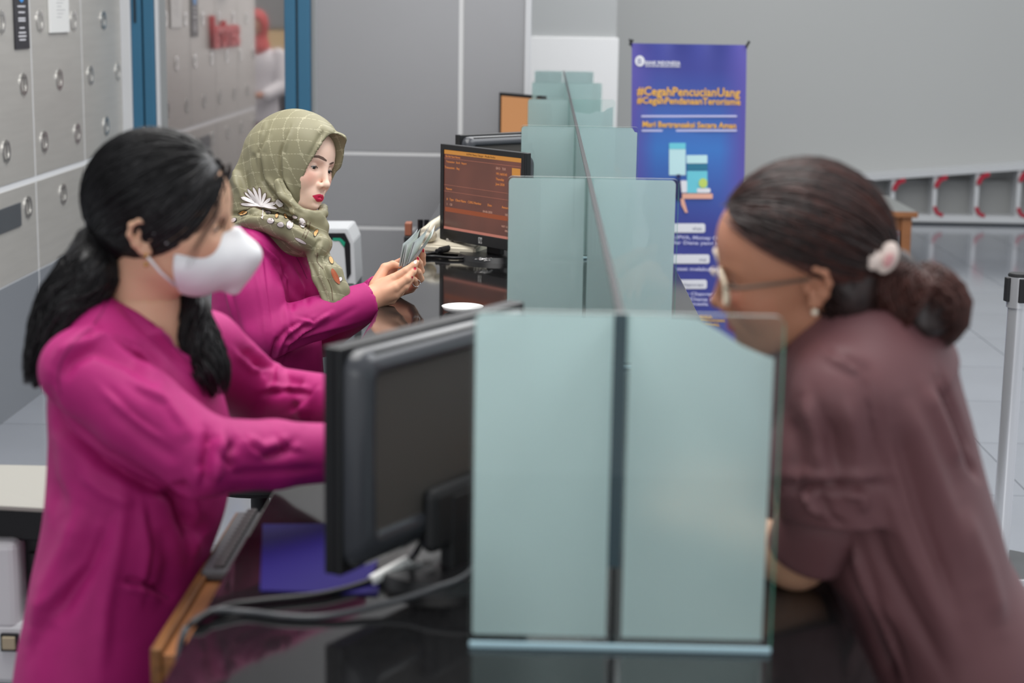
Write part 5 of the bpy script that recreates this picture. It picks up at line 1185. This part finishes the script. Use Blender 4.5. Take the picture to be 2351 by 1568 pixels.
def scarf_mat():
    m = bpy.data.materials.new('olive_scarf'); m.use_nodes = True; nt = m.node_tree; N = nt.nodes; L = nt.links; b = N['Principled BSDF']
    b.inputs['Roughness'].default_value = .5; b.inputs['Specular IOR Level'].default_value = .4
    at = N.new('ShaderNodeAttribute'); at.attribute_name = 'weave'; sp = N.new('ShaderNodeSeparateXYZ'); L.new(at.outputs['Vector'], sp.inputs[0])
    def math_(op, a, b_=None, c=None):
        n = N.new('ShaderNodeMath'); n.operation = op
        for i, q in enumerate((a, b_, c)):
            if q is None: continue
            if isinstance(q, (int, float)): n.inputs[i].default_value = q
            else: L.new(q, n.inputs[i])
        return n.outputs[0]
    def dist(sock): return math_('ABSOLUTE', math_('SUBTRACT', math_('FRACT', sock), .5))
    du, dv = dist(sp.outputs[0]), dist(sp.outputs[1])
    dash = lambda s: math_('GREATER_THAN', math_('FRACT', math_('MULTIPLY', s, 5.0)), .3)
    lu = math_('MULTIPLY', math_('LESS_THAN', du, .028), dash(sp.outputs[1])); lv = math_('MULTIPLY', math_('LESS_THAN', dv, .028), dash(sp.outputs[0]))
    rr = math_('ADD', math_('MULTIPLY', du, du), math_('MULTIPLY', dv, dv)); knot = math_('MULTIPLY', math_('LESS_THAN', rr, .012), math_('GREATER_THAN', rr, .003))
    mask = math_('MULTIPLY', math_('MINIMUM', math_('ADD', math_('ADD', lu, lv), knot), 1), .62)
    mx = N.new('ShaderNodeMix'); mx.data_type = 'RGBA'; mx.inputs[6].default_value = rgb(136, 131, 104); mx.inputs[7].default_value = rgb(182, 176, 148)
    L.new(mask, mx.inputs[0]); L.new(mx.outputs[2], b.inputs['Base Color']); return m
m_scarf = scarf_mat()
hj = wp(tomesh('headscarf', V, Q, m_scarf), pB); hj['label'] = 'olive green headscarf with pale grid and flower print'
loc = ((V - posB) @ RB) / sB; u = (loc[:, 0] * .90 + loc[:, 2] * .42 + np.abs(loc[:, 1]) * .3) / .034; v = (-loc[:, 0] * .30 + loc[:, 2] * .95 - np.abs(loc[:, 1]) * .25) / .034
at = hj.data.attributes.new('weave', 'FLOAT_VECTOR', 'POINT'); at.data.foreach_set('vector', np.stack([u, v, u * 0], 1).astype(f32).ravel())
bvS = bvh_of(HJV, HJQ)
m_pet = mat('print_white_petal', rgb(228, 222, 222), .55); m_out = mat('print_brown', rgb(98, 74, 58), .55); m_lil = mat('print_lilac', rgb(206, 194, 194), .55); m_tan = mat('print_tan', rgb(206, 160, 104), .55); m_rust = mat('print_rust', rgb(160, 80, 46), .55); m_dko = mat('print_dark_line', rgb(58, 56, 50), .55)
def petal(a, b, w0, out=2.2):
    a = np.array(a, float); b = np.array(b, float); d = b - a; n_ = np.array([-d[1], d[0]]) / np.linalg.norm(d)
    prof = [(0, .10), (.2, .45), (.5, .9), (.75, 1), (.9, .75), (1, .05)]
    def poly(g): return [a + d * (t if t < .99 else 1 + g / np.linalg.norm(d)) + n_ * (w0 * q + g) for t, q in prof] + [a + d * (t if t < .99 else 1 + g / np.linalg.norm(d)) - n_ * (w0 * q + g) for t, q in prof[::-1]]
    decal(poly(out * .55), bvS, m_out, 'print_outline', hj, .0013, 4); decal(poly(0), bvS, m_pet, 'print_petal', hj, .0021, 4)
ctr_ = (600, 474)
for tip, w0 in (((553, 468), 3.6), ((554, 453), 3.6), ((561, 442), 3.4), ((569, 434), 3.6), ((582, 430), 3.4), ((596, 431), 3.2), ((610, 443), 3.6), ((622, 455), 3.8), ((634, 466), 4.0), ((637, 478), 3.6)): petal(ctr_, tip, w0)
decal([(600, 478), (608, 479), (606, 505), (598, 500)], bvS, m_out, 'print_outline', hj, .0013, 4); decal([(602, 478), (606.5, 479), (604.5, 503), (600, 500)], bvS, m_pet, 'print_stem', hj, .0021, 4)
def blob(x, y, a, b, t, m, mo=None, name='print_spot'):
    P = lambda g: [(x + (a + g) * math.cos(q) * math.cos(t) - (b + g) * math.sin(q) * math.sin(t), y + (a + g) * math.cos(q) * math.sin(t) + (b + g) * math.sin(q) * math.cos(t)) for q in np.linspace(0, 2 * math.pi, 15)[:-1]]
    if mo: decal(P(1.1), bvS, mo, 'print_outline', hj, .0013, 4)
    decal(P(0), bvS, m, name, hj, .0021, 4)
for x, y, a, b, t, m, mo in ((641, 467, 10, 7, .8, m_pet, m_out), (622, 507, 7.5, 6, 0, m_lil, m_dko), (616, 487, 7, 4.5, .1, m_lil, m_dko), (644, 516, 7.5, 5, .2, m_lil, m_dko), (665, 516, 7.5, 9, .1, m_lil, m_dko), (677, 498, 7, 3.6, .4, m_lil, m_dko), (636, 494, 3.4, 7, .2, m_tan, m_dko), (655, 496, 3.2, 6, -.5, m_tan, m_dko), (558, 489, 11, 5.5, -.3, m_tan, m_dko), (537, 506, 7, 4, -.5, m_lil, m_dko), (694, 512, 7, 12, -.25, m_pet, m_out), (725, 535, 4, 9, .4, m_tan, m_dko), (690, 553, 14, 3.2, .5, m_lil, m_out), (770, 635, 6, 20, -.45, m_rust, None), (781, 641, 4, 5, .2, m_pet, m_dko), (760, 598, 4, 9, -.4, m_tan, m_dko)): blob(x, y, a, b, t, m, mo)
for pts in ([(640, 460), (650, 470), (652, 480)], [(704, 505), (702, 525), (694, 545)], [(712, 510), (708, 530), (700, 548)], [(730, 580), (728, 600), (742, 618)], [(752, 640), (760, 660), (764, 690)]): decal_line(pts, 1.4, bvS, m_out, 'print_line', hj)
# brooch
P0 = np.array([(713, 612), (718, 618), (723, 626), (720, 634), (727, 640), (724, 648), (733, 650)], float); brm = MB(); rr_ = random.Random(2)
for p in P0:
    for k in range(3):
        q = p + np.array([rr_.gauss(0, 2), rr_.gauss(0, 2)]); h_ = bvB.ray_cast(CAMP, Vector(ray(*q)).normalized())
        if h_[0] is not None: brm.sph(h_[0] - Vector(ray(*q)).normalized() * .001, .0019 + .0009 * rr_.random(), 6)
o = wp(brm.build('brooch', mat('rose_gold', rgb(226, 176, 170), .2, metal=1), None, True), pB)
# banknotes
m_note = mat('banknote_paper', rgb(216, 222, 222), .6, var=.06, vscale=60); m_notei = mat('banknote_print', rgb(164, 174, 156), .6, var=.3, vscale=220)
bl = [((915, 613), (924.5, 560)), ((920, 612), (931, 560)), ((925, 611), (933, 562)), ((932, 607), (948, 556)), ((936, 605), (952, 554)), ((940, 603), (968, 566))]
tips = [(959, 525), (965, 524), (964, 527), (987, 511), (988, 513), (999, 516)]; brs = [(940, 592), (944, 590), (945, 592), (950, 588), (952, 588), (955, 588)]
for i, ((b0, t0), tp_, br_) in enumerate(zip(bl, tips, brs)):
    a = PY_(*b0, 4.455 + .006 * i); c = PY_(*t0, 4.455 + .006 * i); d = PY_(*tp_, 4.595 + .006 * i); Lv = d - c; e = PY_(*br_, 4.575 + .006 * i); Lb = e - a; nrm = np.cross(Lv, c - a); nrm /= np.linalg.norm(nrm); nn = 9; v = []; f = []
    for th in (0, .0004):
        for j in range(nn):
            for s_ in (0, 1): t = j / (nn - 1); v.append((a + Lb * t if s_ == 0 else c + Lv * t) + nrm * (th + .006 * math.sin(math.pi * t) * (.4 + .2 * i)))
    for j in range(nn - 1):
        q = 2 * j; f += [(q, q + 2, q + 3, q + 1), (2 * nn + q, 2 * nn + q + 1, 2 * nn + q + 3, 2 * nn + q + 2)]
    root = pyd('banknote', v, f, m_note, None, True)
    tag(root, ('frontmost', 'second', 'third', 'fourth', 'fifth', 'rearmost')[i] + ' banknote of the fan held by the teller in the headscarf', 'banknote', 'banknotes held in a fan')
    v2 = []; 
    for j in range(nn):
        for s_ in (.12, .86): t = .06 + .88 * j / (nn - 1); v2.append((a + Lb * t) * (1 - s_) + (c + Lv * t) * s_ + nrm * (-.0003 + .006 * math.sin(math.pi * t) * (.4 + .2 * i)))
    pyd('note_print', v2, [(2 * j, 2 * j + 2, 2 * j + 3, 2 * j + 1) for j in range(nn - 1)], m_notei, root, True)
# ================================================= customer leaning on the counter
posC = A3((.315, 2.215, 1.411)); RC = rotm(math.radians(177), math.radians(12), math.radians(-14)); sC = 1.0
TC = lambda p: tf([p], RC, sC, posC)[0]
pC = empty('person', (.62, 2.3, 0), 0, 'person in a brown blouse and glasses leaning on the counter', 'person')
m_bl2 = mat('brown_blouse', rgb(110, 73, 76), .5, bump=.05, bscale=700, spec=.4)
HPc, CHc, NKc = PY_(2165, 1520, 2.32), PY_(1985, 905, 2.27), TC((-.055, 0, -.165))
ax = (CHc - HPc) / np.linalg.norm(CHc - HPc); nC = np.cross(ax, A3((0, 1, 0))); nC /= np.linalg.norm(nC)
KS, KE = PY_(1935, 905, 2.13), PY_(1842, 1262, 2.225)
KW = A3((.215, 2.40, 1.000)); KS2, KE2, KW2 = PY_(1900, 900, 2.44), PY_(1790, 1230, 2.52), A3((.255, 2.60, 1.0))
def torsoC(F_, off):
    F_.add(cap(HPc, CHc, .172 + off, .176 + off, (nC, 1.42)), .02); F_.add(cap(CHc, NKc + A3((.03, .02, -.05)), .13 + off, .075 + off, (nC, 1.1)), .05)
    F_.add(cap(CHc + ax * .03, KS, .09 + off, .064 + off), .05); F_.add(cap(CHc + ax * .03, KS2, .09 + off, .064 + off), .05)
    F_.add(cap(HPc, HPc + A3((.03, 0, -.14)), .18 + off, .185 + off, (A3((1, 0, 0)), 1.35)), .03)
JC = Field((.16, 1.96, .56), (.92, 2.72, 1.36), .0055)
torsoC(JC, 0)
mid = KS * .42 + KE * .58
JS = Field((.16, 1.96, .56), (.92, 2.72, 1.36), .0055); limb(JS, [KS, KS * .6 + KE * .4 + A3((.005, 0, 0)), PY_(1932, 1150, 2.185)], [.066, .075, .087], .03)
JS.cut(ell(PY_(1905, 1262, 2.19), (.13, .13, .066), rotm(0, -.10, 0)), .003)
limb(JS, [PY_(1905, 1130, 2.19), PY_(1880, 1215, 2.215)], [.050, .050], .004)
JC.D = smin(JC.D, JS.D, .012)
limb(JC, [KS2, KE2], [.066, .060], .03)
JC.add(ell(TC((-.085, 0, -.165)), (.06, .075, .06)), .03); JC.add(cap(NKc + A3((.015, .01, -.02)), NKc + A3((-.005, 0, .02)), .080, .070), .03); JC.cut(cap(NKc + A3((-.03, -.01, .10)), NKc + A3((-.005, 0, .015)), .066, .058), .006)
V, Q = JC.mesh(); V = relax(V, Q, 1, .3)
V = folds(V, Q, [
    ([(1890, 815), (1970, 860), (2005, 950), (2025, 1080)], -14, -.008), ([(2150, 850), (2195, 950), (2240, 1060)], -9, .012), ([(1830, 1090), (1870, 1160), (1950, 1215)], -10, .008), ([(1790, 1105), (1880, 1115), (1980, 1112)], -12, -.008), ([(1960, 1230), (2010, 1370), (2080, 1560)], -14, .008), ([(2040, 1000), (2100, 1180), (2190, 1400)], -20, .006), ([(1860, 900), (1890, 1000), (1900, 1080)], -16, .006),
    ([(1905, 800), (1985, 850), (2015, 950), (2030, 1080)], 12, -0.009), ([(1885, 810), (1965, 860), (1998, 960)], 11, 0.006), ([(1850, 900), (1870, 1000), (1880, 1100)], 18, 0.009), ([(1900, 950), (1920, 1050), (1930, 1120)], 16, -0.009), ([(1940, 900), (1965, 1020), (1970, 1110)], 16, 0.0075), ([(1810, 950), (1830, 1040), (1830, 1120)], 16, -0.0075),
    ([(1790, 1120), (1860, 1118), (1940, 1116), (2020, 1110)], 10, -0.018), ([(1790, 1085), (1880, 1090), (1960, 1090), (2040, 1085)], 12, 0.009), ([(1840, 1110), (1870, 1160), (1940, 1200)], 10, 0.0105), ([(1880, 1130), (1900, 1180), (1940, 1215)], 9, -0.0105), ([(1930, 1130), (1980, 1140), (1985, 1180)], 10, 0.009),
    ([(2150, 870), (2190, 960), (2230, 1060), (2250, 1100)], 8, -0.018), ([(2120, 880), (2165, 980), (2205, 1080)], 16, 0.009), ([(2070, 900), (2120, 1020), (2180, 1180), (2240, 1350)], 22, 0.009), ([(2050, 960), (2090, 1080), (2140, 1250), (2210, 1450)], 20, -0.0075), ([(2030, 1100), (2060, 1200), (2120, 1330), (2200, 1500)], 20, 0.0075), ([(1990, 1180), (2030, 1290), (2090, 1400), (2180, 1560)], 18, -0.009), ([(1960, 1240), (2000, 1350), (2060, 1450)], 16, 0.0075), ([(1940, 1280), (1985, 1380), (2030, 1500), (2055, 1560)], 12, -0.015), ([(2200, 1150), (2260, 1300), (2300, 1450)], 22, 0.009)])
V = jacket_fold_noise(V, normals(V, Q), .0022, 33, 5)
jc = wp(tomesh('blouse', V, Q, m_bl2), pC); jc['label'] = 'loose brown blouse with rolled sleeves'
CF = Field((.16, 1.98, .94), (.60, 2.70, 1.24), .0035)
q0, q1 = PY_(1888, 1185, 2.205), PY_(1862, 1248, 2.222); CF.add(cap(q0, q1, .060, .057), .01); dq = (q1 - q0) / np.linalg.norm(q1 - q0)
CF.cut(cap(q1 + dq * .042, q1 + dq * .2, .052, .06), .004); CF.keep(lambda x, y, z: (x - q1[0]) * dq[0] + (y - q1[1]) * dq[1] + (z - q1[2]) * dq[2] - .018, .004)
V, Q = CF.mesh(); n = normals(V, Q); V = V + n * (.0025 * sines(V, 9, 5))[:, None]; wp(tomesh('sleeve_cuff', V, Q, m_bl2), pC)
hvC, hqC = head_geo('A', eye_open=.0016, h=.0018)
BC = Field((.10, 1.96, .50), (.92, 2.72, 1.34), .007); torsoC(BC, -.035); BC.add(cap(TC((-.03, 0, -.09)), NKc + A3((.02, .01, -.03)), .056, .072), .03)
limb(BC, [KS, PY_(1850, 1240, 2.222), A3((.345, 2.245, 1.005))], [.038, .040, .040], .02); limb(BC, [A3((.345, 2.245, 1.006)), (KW + A3((.345, 2.245, 1.006))) / 2, KW], [.041, .038, .029], .02)
limb(BC, [KS2, KE2, KW2], [.046, .042, .029], .02)
bv, bq = BC.mesh()
h1 = hand_mesh(KW, rotm(math.radians(112), .0, 0), .35, -1, KW + A3((.05, -.06, .004))); h2 = hand_mesh(KW2, rotm(math.radians(105), .05, 0), .35, 1, KW2 + A3((.04, -.05, .004)))
cf = face_colors(hvC, SKC, C3(176, 40, 56), C3(206, 116, 96))
V, Q, C = join([(tf(hvC, RC, sC, posC), hqC, cf), (bv, bq, np.tile(C3(214, 162, 132), (len(bv), 1))), (h1[0], h1[1], np.tile(C3(214, 162, 132), (len(h1[0]), 1))), (h2[0], h2[1], np.tile(C3(214, 162, 132), (len(h2[0]), 1)))])
wp(tomesh('body', V, Q, m_skin, None, C), pC)
eyes(pC, RC, sC, posC, gaze=(.5, 0))
TRC = Field((.45, 2.05, .02), (1.0, 2.62, .80), .009); ftC = [A3((.70, 2.22, .07)), A3((.74, 2.42, .07))]; legs(TRC, [HPc + A3((.0, -.09, -.08)), HPc + A3((.0, .09, -.08))], ftC, (.11, .08, .055)); V, Q = TRC.mesh(); wp(tomesh('trousers', V, Q, mat('white_trousers', rgb(222, 222, 224), .7)), pC); shoes(pC, ftC, (-1, 0), m_shoe)
# hair
m_hairC = mat('dark_brown_hair', rgb(44, 31, 29), .38, spec=.5, var=.35, vscale=70); m_hairC2 = mat('red_brown_hair', rgb(72, 40, 34), .4, spec=.5, var=.35, vscale=60)
lineC = lambda x, y, z: np.minimum(.50 * x - .86 * z + .040 - .16 * np.abs(y), x + .038 + .15 * np.maximum(0, -.06 - z))
G = hair_cap(RC, sC, posC, lineC, r=(.103, .082, .098), extra=[(ell((.035, 0, .066), (.038, .052, .030)), .02), (ell((-.07, 0, -.035), (.045, .062, .055)), .03), (ell((-.062, .048, -.045), (.03, .03, .035)), .02), (ell((-.062, -.048, -.045), (.03, .03, .035)), .02)])
hv, hq = G.mesh(); tieC = TC((-.125, .005, -.035))
tlC = [tieC, PY_(2060, 660, 2.20), PY_(2100, 690, 2.20), PY_(2135, 715, 2.19), PY_(2125, 750, 2.17)]
PC_ = Field((.38, 2.0, 1.20), (.72, 2.4, 1.60), .005); limb(PC_, tlC, [.024, .034, .036, .032, .014], .02); tv, tq = PC_.mesh(); nn_ = normals(tv, tq); tv = tv + nn_ * (.006 * sines(tv, 14, 3))[:, None]
V, Q, C = join([(tf(hv, RC, sC, posC), hq, np.zeros((len(hv), 3))), (tv, tq, np.zeros((len(tv), 3)))]); hc = wp(tomesh('hair', V, Q, m_hairC), pC); hc['label'] = 'dark brown hair tied at the back of the head'
r = np.random.RandomState(9); roots = []
while len(roots) < 1600:
    d = r.normal(size=3); d /= np.linalg.norm(d); p = A3((-.018, 0, .03)) + d * A3((.103, .082, .098))
    if float(lineC(p[0], p[1], p[2])) < 0 and p[0] > -.09: roots.append(p)
for k in range(300):
    t = r.rand(); sd = 1 if r.rand() < .75 else -1; roots.append(A3((.072 - .09 * t, sd * (.02 + .062 * math.sin(t * 1.5)), .082 - .072 * t)))
st_ = strands_on_head(RC, sC, posC, roots, (-.125, .005, -.035), rx=(.103, .082, .098), lift=.0035, seed=11); rad = np.tile(np.ones(14) * .0013, (len(st_), 1)); rad[:, 0] = .0004
o = ribbons(st_[:1100], rad[:1100], m_hairC, 'hair_strands', None); o['kind'] = 'stuff'; wp(o, pC); o = ribbons(st_[1100:], rad[1100:], m_hairC2, 'hair_strands', None); o['kind'] = 'stuff'; wp(o, pC)
P_, rd = tail_strands(tlC, [.028, .042, .052, .050, .036], 800, 12, wave=.014, r0=.0014); o = ribbons(P_, rd, m_hairC2, 'ponytail_strands', None); o['kind'] = 'stuff'; wp(o, pC)
nape = []
for k in range(130):
    a = A3((-.045 + .012 * r.normal(), .070 + .006 * r.normal(), -.03 + .01 * r.normal())); b = A3((-.06 + .015 * r.normal(), .062, -.075 - .02 * r.rand())); c = A3((-.075 + .02 * r.normal(), .05, -.11 - .03 * r.rand()))
    nape.append(tf(smooth_path([a, b, c], 6), RC, sC, posC))
nape = np.array(nape); o = ribbons(nape, np.tile(np.linspace(1, .3, nape.shape[1]) * .0016, (len(nape), 1)), m_hairC, 'nape_strands', None); o['kind'] = 'stuff'; wp(o, pC)
# scrunchie with pale bow discs
m_bow = mat('cream_bow', rgb(232, 214, 204), .6); m_bow2 = mat('pink_bow', rgb(206, 150, 150), .6)
bow = wp(MB().sph((0, 0, 0), (.014, .008, .021), 18).build('hair_bow', m_bow, None, True), pC, Matrix.Translation(PY_(2036, 592, 2.155)) @ Matrix.Rotation(.35, 4, 'Y'))
o = MB().sph((0, 0, 0), (.012, .008, .013), 14).build('bow_loop', m_bow, None, True); wp(o, bow, Matrix.Translation(PY_(2004, 597, 2.150)))
o = MB().sph((0, -.0078, 0), (.006, .002, .010), 12).build('bow_print', m_bow2, None, True); wp(o, bow, Matrix.Translation(PY_(2038, 596, 2.153)) @ Matrix.Rotation(.35, 4, 'Y'))
# glasses
m_frame = mat('cream_frame', rgb(222, 206, 182), .3); gl_ = None
for sd in (1, -1):
    pts = [TC((.092 - .004 * abs(math.cos(a)), sd * (.034 + .026 * math.cos(a)), -.004 + .022 * math.sin(a))) for a in np.linspace(0, 2 * math.pi, 33)]
    o = MB().tube([Vector(p) for p in pts], .0028, 8).build('glasses' if gl_ is None else 'lens_rim', m_frame, None, True)
    if gl_ is None: gl_ = wp(o, pC)
    else: wp(o, gl_)
    t = MB().tube([Vector(TC(p)) for p in ((.088, sd * .060, .006), (.07, sd * .073, .006), (.02, sd * .080, .006), (-.015, sd * .083, .006))], .0024, 8).build('temple_arm', mat('brown_temple', rgb(96, 78, 66), .35), None, True); wp(t, gl_)
wp(MB().tube([Vector(TC(p)) for p in ((.098, .010, .004), (.101, 0, .006), (.098, -.010, .004))], .002, 8).build('bridge', m_frame, None, True), gl_)
wp(MB().sph(TC((-.0145, .082, -.040)), .0042, 10).build('earring', mat('pearl', rgb(240, 226, 206), .25), None, True), pC)
# person standing beyond the wall end (seen in the door glass)
pD = empty('person', (-2.33, 4.6, 0), 0, 'person in white shirt and red headscarf, seen only mirrored in the door glass', 'person')
D0 = A3((-2.33, 4.6, 0)); fD = (0, 1, 0)
Bd = Field((-2.7, 4.35, .02), (-1.95, 4.95, 1.75), .012)
Bd.add(ell(D0 + A3((0, 0, 1.57)), (.075, .092, .11)), .01).add(cap(D0 + A3((0, 0, 1.5)), D0 + A3((0, 0, 1.35)), .05), .02).add(loftp([(.8, -2.33, 4.6, .10, .15), (1.1, -2.33, 4.6, .10, .14), (1.32, -2.33, 4.6, .09, .16), (1.40, -2.33, 4.6, .05, .08)], fD), .02)
for sx in (-1, 1):
    limb(Bd, [D0 + A3((sx * .17, 0, 1.34)), D0 + A3((sx * .21, .06, 1.10)), D0 + A3((sx * .08, .24, 1.04))], [.045, .038, .03], .02); Bd.add(ell(D0 + A3((sx * .05, .29, 1.04)), (.035, .06, .025)), .02); Bd.add(cap(D0 + A3((sx * .08, 0, .8)), D0 + A3((sx * .09, 0, .08)), .085, .045), .02)
V, Q = Bd.mesh(); wp(tomesh('body', V, Q, m_skin, None, np.tile(SKC, (len(V), 1))), pD)
Sd = Field((-2.75, 4.3, .7), (-1.9, 4.95, 1.5), .012); Sd.add(loftp([(.82, -2.33, 4.6, .125, .175), (1.1, -2.33, 4.6, .12, .165), (1.32, -2.33, 4.6, .11, .18), (1.41, -2.33, 4.6, .07, .10)], fD), .02)
for sx in (-1, 1): limb(Sd, [D0 + A3((sx * .17, 0, 1.34)), D0 + A3((sx * .21, .06, 1.10)), D0 + A3((sx * .10, .22, 1.04))], [.065, .06, .05], .02)
V, Q = Sd.mesh(); wp(tomesh('shirt', V, Q, mat('white_shirt', rgb(222, 220, 224), .7)), pD)
Hd = Field((-2.5, 4.4, 1.3), (-2.15, 4.85, 1.78), .01); Hd.add(ell(D0 + A3((0, -.012, 1.585)), (.095, .112, .125)), .01).add(cap(D0 + A3((0, -.01, 1.5)), D0 + A3((0, 0, 1.40)), .08, .11), .03).cut(ell(D0 + A3((0, .12, 1.56)), (.06, .08, .085)), .004)
V, Q = Hd.mesh(); wp(tomesh('headscarf', V, Q, mat('red_scarf', rgb(190, 70, 70), .6)), pD)
Kd = Field((-2.6, 4.35, .05), (-2.05, 4.85, .9), .012); Kd.add(loftp([(.08, -2.33, 4.6, .17, .21), (.5, -2.33, 4.6, .15, .19), (.86, -2.33, 4.6, .115, .165)], fD), .02)
V, Q = Kd.mesh(); wp(tomesh('skirt', V, Q, mat('crimson_skirt', rgb(120, 30, 50), .7)), pD); shoes(pD, [D0 + A3((-.09, 0, .07)), D0 + A3((.09, 0, .07))], (0, 1), m_shoe)
